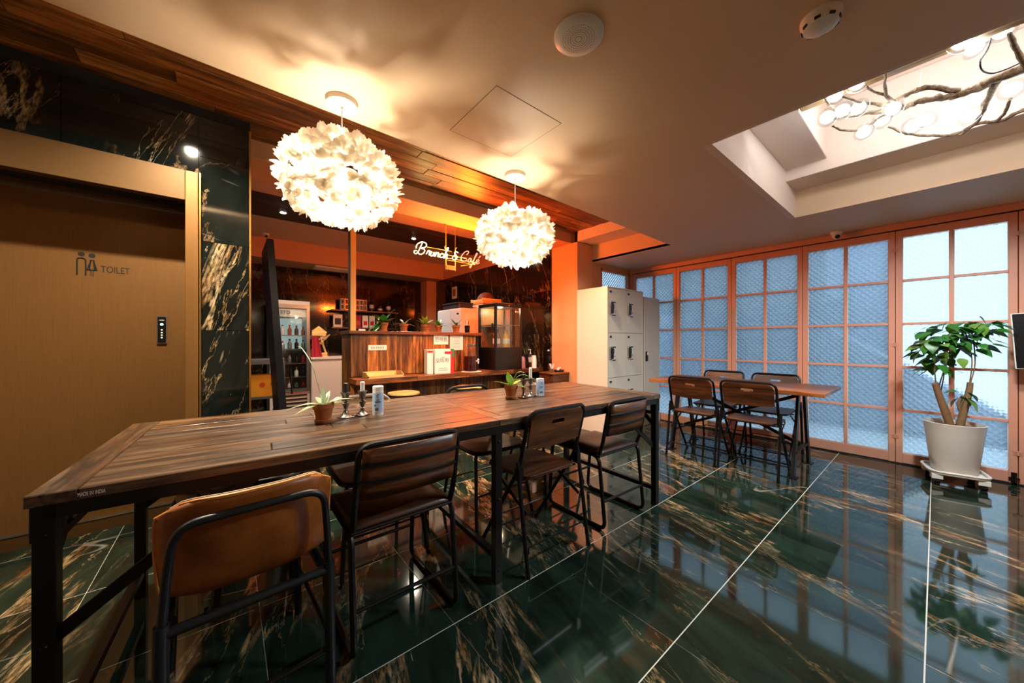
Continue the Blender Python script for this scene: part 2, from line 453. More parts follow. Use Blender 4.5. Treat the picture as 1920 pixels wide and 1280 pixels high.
# ---- floor: grout bed and one marble tile per joint
fl = struct(MB().box(-2.35, 4.95, -2.65, 7.5, -.06, -.0012).build('floor', M['grout']))
TX, TY, G, GX = .5975, .5990, .0044, .0022
tile = MB().box(GX/2, TX-GX/2, G/2, TY-G/2, -.01, 0).mesh('floor_tile', M['marble_floor'])
for i in range(-4, 8):
    for j in range(-5, 13):
        x = .105 + i*TX; y = .025 + j*TY
        if x > 4.75 or y > 7.3: continue
        if y < -1.9 and x < 0: continue
        inst(tile, 'floor_tile', fl, (x, y, 0))
# ---- ceilings
def edge(x): return 1.822 + .021*x
mb = MB()
mb.prism([(-2.3,-2.6),(2.07,-2.6),(2.07,edge(2.07)),(-2.3,edge(-2.3))], CZ, CZ+.03)
mb.prism([(2.07,.79),(3.89,.79),(3.89,edge(3.89)),(2.07,edge(2.07))], CZ, CZ+.03)
mb.box(2.07,3.89,-2.6,-2.0,CZ,CZ+.03)
mb.box(3.89,4.95,-2.6,3.005,CZ,CZ+.03)
ceiling = struct(mb.build('ceiling', M['ceil']))
struct(MB().box(-2.35,5.0,-2.75,3.6,SZ,SZ+.1).build('ceiling_slab', M['wellpaint']))
struct(MB().box(-.8,4.1,3.3,7.6,SZ+.01,SZ+.12).box(-.8,4.1,7.45,7.6,-.1,SZ+.05).box(3.72,4.1,3.1,7.6,-.1,SZ+.02).box(-2.5,-.6,3.42,3.6,-.1,SZ+.02).box(-2.5,-2.3,3.3,3.45,-.1,SZ).build('wall_leak_shield', M['outdark']))  # unseen shell added to stop sky light leaking in
# light well over the second table: face boards, beams, timber lintel
struct(MB().box(2.072,3.57,.786,.83,CZ-.0005,SZ).box(3.57,3.872,.786,.83,CZ-.0005,BZ).box(2.05,2.074,-2.0,.786,CZ-.0005,SZ).box(2.07,3.89,-2.03,-2.0,CZ+.002,SZ).build('wall_light_well', M['wellpaint']))
struct(MB().box(3.872,3.892,-2.0,.786,CZ-.0005,BZ).box(3.89,3.905,1.9,3.0,CZ+.002,BZ).build('trim_1', M['ceil']))
struct(MB().box(XR,3.905,-2.0,3.0,BZ,SZ).build('ceiling_beam', M['wellpaint'], bevel=.006))
struct(MB().box(2.69,XR,.53,.79,2.54,SZ).build('ceiling_beam', M['wellpaint'], bevel=.006))
lint = thing('timber_lintel', 'weathered pale timber beam spanning the skylight well', 'beam', (2.5,-.6,2.5))
MB().box(-.16,.0,-1.4,1.12,.0,.12).build('beam', M['beamwood'], lint, bevel=.008)
MB().box(.005,.2,-1.4,1.12,.02,.14).build('beam', M['beamwood'], lint, bevel=.008)
# timber soffit over the passage, plank by plank
sof = sempty('ceiling_soffit', (0,0,WZ))
MB().box(-2.3,XR,1.6,3.11,.02,.06).build('soffit_backing', M['shadow'], sof)
yy = 1.92; k = 0
while yy < 3.1:
    wd = min(.112, 3.11-yy); x = -2.3 - (k*.67) % 1.5
    while x < XR:
        L = 1.9 if k % 2 else 1.55; x0 = max(x, -2.3); x1 = min(x+L, XR)
        if x1-x0 > .03:
            MB().box(0, x1-x0-.003, 0, wd-.004, 0, .02).build('plank', M['soffit'], sof, loc=(x0, yy, random.uniform(-.004,.003)), bevel=.002, seg=1)
        x += L
    yy += wd; k += 1
# beam over the bar opening and kitchen ceiling
struct(MB().box(-.4,XR,3.11,3.51,BZ,SZ).build('ceiling_beam', M['salmon'], bevel=.006))
struct(MB().box(-.6,XR+.1,3.51,YB,KZ,KZ+.1).build('ceiling_kitchen', M['ceil']))
sof2 = sempty('ceiling_kitchen_soffit', (0,0,KZ))
for r in range(5):
    x = -.6 + (r % 2)*.3; 
    for q in range(4):
        x0 = -.6 if q == 0 else x + q*1.1; x1 = min(XR, x+(q+1)*1.1)
        MB().box(x0, x1-.003, 4.7+r*.168, 4.7+r*.168+.164, -.016, -.001).build('plank', M['soffit2'], sof2)
struct(MB().box(-.6,XR,YB,YB+.03,BZ,KZ).box(-.6,XR,YB+.03,7.32,BZ+.005,BZ+.04).build('wall_fascia', M['salmon']))
# ---- walls
struct(MB().box(XW+.06,XW+.12,-2.65,3.1,CZ-.06,SZ).box(4.0,XW+.12,3.02,3.12,CZ,SZ).box(XW-.03,XW+.12,-2.7,-2.6,0,SZ).box(XW+.07,XW+.12,-2.65,-1.76,0,CZ).box(XW+.05,XW+.12,2.96,3.1,0,CZ).build('wall_window', M['salmon']))
struct(MB().box(-2.35,4.95,-2.75,-2.65,0,SZ).build('wall_back', M['ceil']))
struct(MB().box(-2.45,-2.3,-2.65,YM+.5,0,SZ).build('wall_side', M['ceil']))
struct(MB().box(-.7,-.6,3.4,7.4,0,3).build('wall_kitchen_side', M['outdark']))
# pier with neon orange put into its paint and the bar's end wall behind it
struct(MB().box(XR,3.905,3.0,3.47,0,BZ).box(XR,3.66,3.11,YB+.7,BZ,SZ).build('wall_pier', M['salmon'], bevel=.008))
we = sempty('wall_bar_end')
MB().box(XR+.02,XR+.08,3.47,7.4,0,BZ).build('wall_backing', M['shadow'], we)
for j in range(6):
    for i in range(4):
        y0 = 3.475+j*.64; y1 = min(7.3, y0+.637); z0 = i*.62; z1 = min(BZ, z0+.617)
        if y1 > y0 and z1 > z0: MB().box(0,.02,0,y1-y0,0,z1-z0).build('wall_tile', M['marble_bar'], we, loc=(XR, y0, z0))
# return wall with a small window
struct(MB().box(3.905,4.07,3.0,3.1,0,CZ).box(4.77,4.95,3.0,3.1,0,CZ).box(4.07,4.77,3.0,3.1,0,.9).box(4.07,4.77,3.0,3.1,2.17,CZ).build('wall_return', M['salmon']))
w1 = sempty('window_8', (4.42,3.0,0))
MB().box(-.35,-.32,-.01,.05,.9,2.17).box(.32,.35,-.01,.05,.9,2.17).box(-.35,.35,-.01,.05,2.13,2.17).box(-.35,.35,-.01,.05,.9,.94).build('window_frame', M['frame'], w1, bevel=.003)
o = MB().box(-.003,.003,-.32,.32,-.595,.595).build('pane', M['pane'], w1, loc=(0,.03,1.535), rot=(0,0,R(90)))
# back wall of the kitchen and the corner pier
wk = sempty('wall_kitchen_back')
MB().box(-.6,XR,7.34,7.42,0,BZ).build('wall_backing', M['shadow'], wk)
for i in range(6):
    for j in range(4):
        x0 = -.6+i*.7; z0 = j*.62
        MB().box(0,min(.697,XR-x0),0,.02,0,min(.617,BZ-z0)).build('wall_tile', M['marble_bar'], wk, loc=(x0,7.32,z0))
struct(MB().box(3.34,XR,7.0,7.31,0,BZ).build('wall_corner_pier', M['salmon'], bevel=.006))

# ---- marble wall around the toilet door
wt = sempty('wall_toilet')
MB().box(-.14,.10,YM+.02,3.4,0,2.5).box(-2.3,.1,YM+.02,3.4,2.0,2.5).box(-2.3,-1.62,YM+.02,3.4,0,2.0).box(-2.3,.116,YM+.05,YM+.2,2.5,WZ).box(-1.62,-.14,3.25,3.4,0,2.0).build('wall_backing', M['shadow'], wt)  # includes a black strip for the shadow gap over the marble
def wtile(x0,x1,z0,z1): MB().box(0,x1-x0-.0025,0,.02,0,z1-z0-.0025).build('wall_tile', M['marble_wall'], wt, loc=(x0,YM,z0))
for z0, z1 in ((0,.12),(.12,.66),(.66,1.2),(1.2,1.745),(1.745,2.26),(2.26,2.5)): wtile(-.135,.108,z0,z1)
for x0, x1 in ((-2.25,-1.72),(-1.72,-1.19),(-1.19,-.66),(-.66,-.135)): wtile(x0,x1,2.145,2.5)
for z0, z1 in ((0,.66),(.66,1.2),(1.2,1.745),(1.745,2.145)): wtile(-2.25,-1.66,z0,z1)
MB().box(.108,.118,YM-.004,YM+.012,0,2.5).build('corner_trim', M['gold'], wt)
MB().box(.108,.116,YM+.012,3.4,0,2.5).build('end_panel', M['marble_wall'], wt)
# ---- toilet door
d1 = sempty('door_1', (0,0,0))
MB().box(-1.62,-.14,3.168,3.205,.085,1.975).build('door_leaf', M['bronze'], d1)
MB().box(-1.62,-.14,3.160,3.205,.0,.078).build('bottom_rail', M['bronze_d'], d1)
MB().box(-1.62,-.14,3.156,3.2,.074,.084).build('bottom_strip', M['silver'], d1)
MB().box(-1.62,-.14,3.150,3.2,1.968,1.978).build('track_strip', M['silver'], d1)
MB().box(-1.62,-.14,3.10,3.2,1.978,2.03).build('track_cover', M['bronze_d'], d1)
MB().box(-1.70,-.195,YM-.03,YM+.03,1.966,2.143).build('door_header', M['bronze_d'], d1, bevel=.002)
MB().box(-.195,-.137,YM-.034,YM+.34,0,2.143).build('door_jamb', M['bronze'], d1, bevel=.003)
MB().box(-1.70,-1.64,YM-.034,YM+.34,0,2.143).build('door_jamb', M['bronze'], d1, bevel=.003)
MB().box(-.133,-.125,YM-.036,YM+.02,0,2.143).build('jamb_bead', M['gold'], d1)
ICO = Matrix.Translation((-.0115,0,0)) @ Matrix.Diagonal((.72,1,.92,1))
sg = thing('toilet_sign', 'black TOILET lettering with man and woman pictograms on the bronze door', 'sign', (-.58,3.167,1.58))
text('TOILET', .055, M['ink'], sg, faceM((.051,0,-.018)), sx=.66)
mb = MB().lathe([(.019,0),(.019,.001)],16).xf(faceM((-.098,0,.067)) @ Matrix.Diagonal((1,.72,1,1)))
mb.tube([faceM((0,0,0)) @ Vector(p) for p in fillet([(-.122,-.066,0),(-.122,.042,0),(-.076,.042,0),(-.076,-.066,0)],.018,5)], .0042, 6)
mb.xf(ICO).build('man_pictogram', M['ink'], sg)
mb = MB().lathe([(.019,0),(.019,.001)],16).xf(faceM((-.042,0,.063)) @ Matrix.Diagonal((1,.72,1,1)))
mb.tube([faceM((0,0,0)) @ Vector(p) for p in [(-.058,-.03,0),(-.05,.034,0),(-.034,.034,0),(-.026,-.03,0)]], .005, 6, closed=True)
for q in (-.048,-.036): mb.bar((q,0,-.03),(q,0,-.07),.006,.002)
mb.bar((-.07,0,-.03),(-.014,0,-.03),.002,.006); mb.bar((-.05,0,.03),(-.069,0,-.03),.002,.006); mb.bar((-.034,0,.03),(-.015,0,-.03),.002,.006)
mb.xf(ICO).build('woman_pictogram', M['ink'], sg)
sp_ = thing('door_switch', 'slim black touch switch plate with silver rim on the bronze door', 'switch', (-.328,3.168,1.205))
MB().prism(rrect(.048,.178,.004),0,.012).xf(faceM((0,0,0))).build('rim', M['silver'], sp_)
MB().prism(rrect(.038,.166,.003),.012,.016).xf(faceM((0,0,0))).build('touch_panel', M['blackp'], sp_)
MB().lathe([(.008,.0165),(.008,.0168)],12).xf(faceM((0,0,.035))).build('button', M['greylit'], sp_)
for q in (.0,-.018,-.034,-.05): MB().lathe([(.005,.0165),(.005,.0168)],10).xf(faceM((0,0,q))).build('button', M['white'], sp_)
MB().box(-.011,.011,-.0168,-.0162,.060,.064).build('maker_print', M['white'], sp_)

# ---- glazed folding doors along the window wall
ZR = [.10,.4976,.8952,1.2928,1.6904,2.088]
YS = [2.95,2.28,1.60,.915,.24,-.41,-1.085,-1.76]
struct(MB().box(XW-.03,XW+.07,-2.6,3.0,2.165,CZ).box(XW-.03,XW+.07,2.95,3.0,0,2.165).box(XW-.03,XW+.07,-2.6,-1.76,0,2.165).build('trim_header', M['frame'], bevel=.004))
struct(MB().box(XW,XW+.05,-1.76,2.95,2.155,2.165).build('trim_gap', M['shadow']))  # black strip paints the shade of the gap over the panels
struct(MB().box(XW-.025,XW+.08,-1.76,2.95,-.002,.011).build('trim_floor_seal', M['shadow']))  # dark strip added to shut out the bright gap under the panels
struct(MB().box(XW+.031,XW+.05,-1.76,2.95,2.09,2.165).build('trim_light_seal', M['frame']))  # strips added behind the panels to block light through their joints
for y_ in YS: struct(MB().box(XW+.031,XW+.05,y_-.035,y_+.035,.0,2.16).build('trim_light_seal', M['frame']))
for k in range(7):
    ya, yb = YS[k+1], YS[k]; wd = yb-ya
    d = sempty('window_%d' % (k+1), (XW, (ya+yb)/2, 0)); d['label'] = 'salmon framed panel of ten patterned panes'
    hw = wd/2-.002; st = .042
    MB().box(-.02,.03,-hw,-hw+st,.0,2.155).build('stile', M['frame'], d, bevel=.003)
    MB().box(-.02,.03,hw-st,hw,.0,2.155).build('stile', M['frame'], d, bevel=.003)
    MB().box(-.02,.03,-hw+st,hw-st,.012,.10).build('bottom_rail', M['frame'], d, bevel=.003)
    MB().box(-.02,.03,-hw+st,hw-st,2.088,2.155).build('top_rail', M['frame'], d, bevel=.003)
    MB().box(-.014,.024,-.012,.012,.10,2.088).build('mullion', M['frame'], d, bevel=.002)
    for z in ZR[1:-1]:
        MB().box(-.013,.023,-hw+st,-.012,z-.011,z+.011).build('glazing_bar', M['frame'], d, bevel=.002)
        MB().box(-.013,.023,.012,hw-st,z-.011,z+.011).build('glazing_bar', M['frame'], d, bevel=.002)
    pw = hw-st-.012
    pm = MB().box(-.003,.003,-pw/2,pw/2,-.1935,.1935).mesh('pane', M['pane'])
    bead = MB().box(-.012,-.004,-pw/2,-pw/2+.004,-.1935,.1935).box(-.012,-.004,pw/2-.004,pw/2,-.1935,.1935).box(-.012,-.004,-pw/2,pw/2,-.1935,-.1895).mesh('glazing_bead', M['white'])
    for i in range(5):
        for sgn in (-1,1):
            zc = (ZR[i]+ZR[i+1])/2; c = (.008, sgn*(.012+pw/2), zc)
            inst(pm, 'pane', d, c); inst(bead, 'glazing_bead', d, c)
    if k in (1,3,4):
        for z in (.25,1.1,1.98):
            m_ = MB().tube([(-.026,-hw,z-.018),(-.026,-hw,z+.018)],.006,8)
            for q in (-.012,0,.012): m_.box(-.024,-.02,-hw-.022,-hw+.022,z+q-.004,z+q+.004)
            m_.build('hinge', M['frame'], d)
mb = MB().box(-.012,0,-.014,.014,-.045,.045).tube([(-.02,0,-.03),(-.02,0,.03)],.01,8).box(-.02,0,-.026,.026,-.006,.006)
tag(mb.build('floor_bolt', M['black'], loc=(XW-.021,-.39,.05)), 'small black floor bolt at the foot of the glazed panel by the plant', 'bolt')

# ---- outside, seen blurred through the panes
struct(MB().box(4.96,9,-6,5,-.2,-.05).build('ground_outside', M['outground']))
struct(MB().box(7.4,7.6,.4,5,-.05,3.4).build('wall_outside', M['outwall']))
struct(MB().box(6.0,7.4,.9,3.4,1.75,1.95).box(5.9,6.0,.9,3.4,1.6,2.3).build('wall_outside_canopy', M['outdark']))
struct(MB().prism([(-.9,0),(2.4,0),(2.4,1.75),(1.6,1.75)],6.5,7.2,Matrix(((0,0,1,0),(1,0,0,0),(0,1,0,0),(0,0,0,1)))).build('wall_outside_stair', M['outwall']))

# ================================================================== ceiling fittings
def pendant(x, y, zc, label, seed):
    rnd = random.Random(seed)
    p = thing('feather_pendant_lamp', label, 'pendant lamp', (x, y, zc), 0, 'feather pendants over the long table')
    MB().lathe([(.062,CZ-zc-.026),(.066,CZ-zc-.022),(.066,CZ-zc)],28).build('canopy', M['white'], p, smooth=True)
    MB().lathe([(.006,CZ-zc-.04),(.006,CZ-zc-.026)],10).tube([(0,0,CZ-zc-.03),(0,0,.03)],.0028,6).build('cord', M['white'], p)
    MB().lathe([(.018,.03),(.02,.07),(.012,.085)],12).build('lamp_holder', M['white'], p)
    MB().ball((0,0,-.005),(.03,.03,.038),14,10).build('bulb', M['bulb'], p, smooth=True)
    lamp('POINT', 'pendant_light', (0,0,-.005), P_PEND, (1,.87,.72), .032, p)
    A, B = .228, .168          # inner cage radii
    # the feather: a short cupped plume with a ragged tip
    def plume(w, L, c):
        outl = [(-.12,0),(-.44,.22),(-.54,.5),(-.45,.76),(-.30,.90),(-.20,.87),(-.06,1.0),(.06,.93),(.18,.98),(.30,.86),(.46,.70),(.54,.45),(.42,.2),(.12,0)]
        vs = [(a*w, b*L, c*(b-.15)**2 - abs(a)*abs(a)*.03) for a, b in outl]+[(0,.45*L,c*.09)]
        n = len(outl); return MB().add(vs, [(i,(i+1)%n,n) for i in range(n)])
    ms = [plume(.046,.052,.014).mesh('feather', M['feather'], True), plume(.040,.048,.018).mesh('feather', M['feather'], True), plume(.052,.046,.008).mesh('feather', M['feather'], True)]
    spots = []
    rows = 21
    for r in range(rows):
        t = -.92 + 1.74*r/(rows-1)               # sine of latitude, open at the two ends
        rad = math.sqrt(max(.05,1-t*t)); cnt = int((42 if t > 0 else 50)*rad)
        for k in range(cnt): spots.append((t+rnd.uniform(-.04,.04), 2*PI*(k+.5*(r%2)+rnd.uniform(-.25,.25))/cnt))
    gaps = [rnd.uniform(0,2*PI) for _ in range(7)]
    spots = [s for s in spots if not (s[0] > .42 and any(abs((s[1]-g_+PI)%(2*PI)-PI) < .16+.35*(s[0]-.42) for g_ in gaps))]
    rnd.shuffle(spots)
    camdir = Vector((-x,-y,0)).normalized()
    spots.sort(key=lambda s: -(math.cos(s[1])*camdir.x+math.sin(s[1])*camdir.y)+ .2*s[0])
    rest = MB()
    for i, (t, an) in enumerate(spots):
        t = max(-.95,min(.9,t)); rad = math.sqrt(1-t*t)
        wob = rnd.uniform(.97,1.05)
        P = Vector((A*rad*math.cos(an), A*rad*math.sin(an), B*t))*wob
        N = Vector((math.cos(an)*rad/A, math.sin(an)*rad/A, t/B)).normalized()
        S = Vector((-math.sin(an), math.cos(an), 0)); U = S.cross(N) * -1
        if U.z < 0: U = -U
        D = (U*rnd.uniform(.55,1.0) + N*rnd.uniform(.30,.75) + S*rnd.uniform(-.4,.4)).normalized()
        if t < -.15: D = (U*rnd.uniform(.25,.8)*(1 if rnd.random() < .35 else -1) + N*rnd.uniform(.10,.42) + S*rnd.uniform(-.7,.7)).normalized()
        Z = (N - D*N.dot(D)).normalized(); Xv = D.cross(Z)
        Mx = Matrix.Translation(P) @ Matrix((Xv, D, Z)).transposed().to_4x4() @ Matrix.Diagonal((rnd.uniform(.8,1.2),rnd.uniform(.75,1.1),1,1))
        me = ms[rnd.randrange(3)]
        if i < 285:
            o = bpy.data.objects.new('feather', me); COL.objects.link(o); o.parent = p; o.matrix_local = Mx
        else:
            rest.add([Mx @ v.co for v in me.vertices], [tuple(q.vertices) for q in me.polygons])
    o = rest.build('feather_layer', M['feather'], p, smooth=True); o['kind'] = 'stuff'
    mb = MB()
    for t in (-.86,-.45,0,.45,.86):
        rr = math.sqrt(1-t*t)*A*.97; mb.tube([(rr*math.cos(a*PI/12), rr*math.sin(a*PI/12), B*t) for a in range(24)],.0015,4,closed=True)
    mb.build('wire_cage', M['white'], p)
    return p
pendant(.402, 1.713, 1.852, 'white feather globe pendant nearer the toilet door', 3)
pendant(1.455, 1.745, 1.812, 'white feather globe pendant in front of the neon sign', 5)

# branch chandelier in the light well
ch = thing('branch_chandelier', 'rustic driftwood branch chandelier with round glass lamps in the skylight well', 'chandelier', (2.9,-.3,2.42))
def br(pts, r0, r1, name='branch'):
    rnd = random.Random(len(pts)*31+int(r0*1e4))
    P = spline([Vector(p)-Vector((2.9,-.3,2.42)) for p in pts], 6); n_ = len(P)
    P = [q + Vector((rnd.uniform(-1,1),rnd.uniform(-1,1),rnd.uniform(-1,1)))*r0*.22 for q in P]
    return MB().tube(P, [(r0+(r1-r0)*i/(n_-1))*rnd.uniform(.85,1.18) for i in range(n_)], 9).build(name, M['bark'], ch, smooth=True)
br([(2.95,-1.3,2.42),(2.9,-.8,2.43),(2.91,-.263,2.42),(2.94,-.145,2.42),(2.96,-.071,2.42),(2.88,.027,2.42),(2.88,.122,2.42),(2.82,.219,2.42),(2.74,.319,2.42),(2.68,.379,2.41)], .026, .007)
br([(2.96,-.071,2.44),(2.82,.027,2.45),(2.81,.1,2.45),(2.83,.179,2.45),(2.69,.27,2.45),(2.55,.327,2.45)], .015, .006)
br([(2.87,.121,2.42),(2.75,.17,2.46),(2.62,.165,2.52)], .010, .005)
br([(2.75,.17,2.46),(2.71,.21,2.48),(2.63,.244,2.5)], .007, .004)
br([(3.15,-.9,2.38),(3.2,-.5,2.36),(3.27,-.295,2.36),(3.33,-.234,2.36),(3.28,-.143,2.36),(3.34,-.07,2.36),(3.24,.031,2.36),(3.11,.11,2.36),(2.92,.174,2.36)], .011, .005)
br([(2.95,-.19,2.42),(3.12,-.162,2.38),(3.26,-.142,2.36),(3.34,-.089,2.35)], .015, .007)
br([(2.66,.374,2.36),(2.77,.345,2.36),(2.88,.267,2.37),(2.86,.201,2.4),(2.88,.13,2.42)], .005, .008)
br([(2.51,.387,2.46),(2.63,.36,2.43),(2.74,.323,2.42)], .004, .007)
br([(3.12,-.243,2.38),(3.23,-.235,2.36),(3.33,-.213,2.36)], .006, .008)
br([(2.69,-.206,2.5),(2.79,-.232,2.46),(2.91,-.27,2.42)], .008, .012)
br([(2.6,-.9,2.5),(2.75,-.7,2.46),(2.9,-.6,2.43)], .006, .012)
MB().tube(spline([Vector(p)-Vector((2.9,-.3,2.42)) for p in [(2.86,-.16,2.95),(2.85,-.168,2.6),(2.75,-.132,2.45),(2.82,-.154,2.42),(2.9,-.219,2.44),(2.95,-.4,2.5),(2.9,-.6,2.44)]],6),.0035,6).build('power_cord', M['blackp'], ch)
mb = MB()
for a, b in (((2.62,.165,2.52),(2.66,.1,2.95)),((2.9,-.8,2.43),(2.9,-.8,2.95)),((2.88,.06,2.43),(2.95,.03,2.95)),((3.2,-.5,2.36),(3.2,-.5,2.95))):
    mb.tube([Vector(a)-Vector((2.9,-.3,2.42)), Vector(b)-Vector((2.9,-.3,2.42))], .0012, 4)
mb.build('hanging_wire', M['silver'], ch)
LED = [(2.59,.383,2.38),(2.64,.328,2.41),(2.54,.345,2.46),(2.59,.27,2.5),(2.72,.273,2.43),(2.87,.266,2.35),(2.88,.193,2.39),(2.98,.086,2.34),(2.98,.037,2.35),(3.14,-.12,2.36),(3.01,-.238,2.38),(2.64,-.075,2.52),(2.7,-.118,2.5),(2.72,-.191,2.54),(2.81,.148,2.4),
       (2.9,-.5,2.4),(3.1,-.45,2.36),(2.7,-.55,2.5),(3.2,-.8,2.38),(2.85,-.95,2.42),(2.62,-.88,2.5),(3.02,-1.2,2.42)]
gm = MB().lathe([(.0005,-.006),(.03,-.0065),(.046,-.003),(.048,.0),(.046,.003),(.03,.006),(.0005,.006)],22).mesh('glass_disc', M['thin'], True)
em = MB().lathe([(.028,-.004),(.031,0),(.028,.004)],20).mesh('led_core', M['led'], True)
bm_ = MB().tube([(0,0,.004),(0,0,.03)],.003,6).mesh('lamp_stem', M['white'])
rl = random.Random(4)
for q in LED:
    e = Vector((0,0,-1)).rotation_difference(Vector((-.75+rl.uniform(-.35,.35), -.1+rl.uniform(-.45,.45), -.6))).to_euler(); loc = Vector(q)-Vector((2.9,-.3,2.42))
    g_ = inst(gm, 'glass_disc', ch, loc, e); inst(em, 'led_core', g_)

for q in ((2.75,.2,2.62),(2.95,-.1,2.6),(2.8,-.6,2.6),(3.1,-.9,2.55),(3.2,-.2,2.3),(2.6,-.3,2.3)):  # added fill between the discs, brightening the well and the room below
    if q[2] > 2.4: lamp('POINT', 'chandelier_fill', Vector(q)-Vector((2.9,-.3,2.42)), P_CHAN, (.88,.95,1), .06, ch)
    else: lamp('SPOT', 'chandelier_fill', Vector(q)-Vector((2.9,-.3,2.42)), P_CHAN*19, (.88,.95,1), .06, ch, spot_size=2.9, spot_blend=.6)

# recessed downlights
def downlight(x, y, z, label, power, group, col=(1,.86,.66), spot=2.5):
    d = thing('recessed_downlight', label, 'downlight', (x,y,z), 0, group)
    MB().lathe([(.044,-.004),(.046,0),(.036,0),(.034,-.005)],20,cap0=False,cap1=False).build('rim', M['silver'], d, smooth=True)
    MB().lathe([(.033,-.001),(.033,.002)],20).build('diffuser', M['down'], d)
    lamp('SPOT', 'downlight_light', (0,0,-.012), power, col, .03, d, spot_size=spot, spot_blend=.7)
downlight(-1.55,2.13,WZ-.005,'recessed downlight at the far end of the timber soffit',P_DOWN*.15,'soffit downlights')
downlight(-.21,2.13,WZ-.005,'recessed downlight in the timber soffit before the toilet door',P_DOWN,'soffit downlights')
downlight(1.15,2.30,WZ-.005,'recessed downlight in the timber soffit over the table middle',P_DOWN*.7,'soffit downlights')
downlight(2.50,2.30,WZ-.005,'recessed downlight in the timber soffit near the lockers',P_DOWN*.7,'soffit downlights')
downlight(.54,5.21,KZ-.017,'kitchen downlight above the glass door fridge',P_KITCH,'kitchen downlights')
downlight(2.27,5.22,KZ-.017,'kitchen downlight above the wooden counter',P_KITCH,'kitchen downlights')

# small things on the ceiling
s = thing('ceiling_speaker', 'round white ceiling speaker with a perforated grille', 'speaker', (.969,.808,CZ))
MB().lathe([(.088,0),(.088,-.003),(.082,-.010),(.062,-.0135),(.001,-.014)],40,cap0=True,cap1=False).build('bezel', M['white'], s, smooth=True)
mb = MB()
for a in range(40):
    for r in range(6):
        rr = .012+r*.0088; an = 2*PI*a/40 + (r%2)*PI/40
        if r < 2 and a % 2: continue
        c = (rr*math.cos(an), rr*math.sin(an), -.0142); mb.lathe([(.0014,0),(.0014,-.0004)],5,c)
o = mb.build('grille_holes', M['ink'], s); o['kind'] = 'stuff'
s = thing('smoke_detector', 'round white smoke detector on the ceiling by the skylight', 'smoke detector', (1.545,.246,CZ))
MB().lathe([(.055,0),(.055,-.012),(.052,-.018),(.046,-.034),(.03,-.040),(.001,-.041)],36,cap1=False).build('body', M['white'], s, smooth=True)
mb = MB()
for a in range(8):
    an = 2*PI*a/8; mb.box(.0435,.051,-.008,.008,-.032,-.024)
    mb.v[-8:] = [tuple(Matrix.Rotation(an,4,'Z') @ Vector(p)) for p in mb.v[-8:]]
mb.build('vent_slot', M['ink'], s)
s = thing('access_panel', 'square flush access panel in the plaster ceiling', 'panel', (1.09,1.39,CZ))
MB().prism([(-.2,-.2),(.2,-.2),(.2,.2),(-.2,.2)],-.0012,-.0002).build('panel', M['ceil'], s)
MB().box(-.203,.203,-.203,-.2,-.0008,0).box(-.203,.203,.2,.203,-.0008,0).box(-.203,-.2,-.2,.2,-.0008,0).box(.2,.203,-.2,.2,-.0008,0).build('seam', M['trunk'], s)
def cctv(loc, label, aim):
    c = thing('dome_camera', label, 'camera', loc)
    MB().lathe([(.047,0),(.047,-.014),(.038,-.022)],24).build('base', M['white'], c, smooth=True)
    MB().ball((0,0,-.034),.035,18,12).build('eyeball', M['white'], c, smooth=True)
    a = Vector(aim).normalized(); q = Vector((0,0,1)).rotation_difference(a).to_matrix().to_4x4()
    MB().lathe([(.02,.028),(.019,.037),(.012,.037)],18).xf(Matrix.Translation((0,0,-.034)) @ q).build('lens', M['blackp'], c, smooth=True)
cctv((4.70,.63,CZ), 'white dome security camera above the glazed doors', (-1,-.5,-.8))
cctv((.45,6.45,KZ), 'white dome security camera on the kitchen ceiling', (.1,-1,-.5))

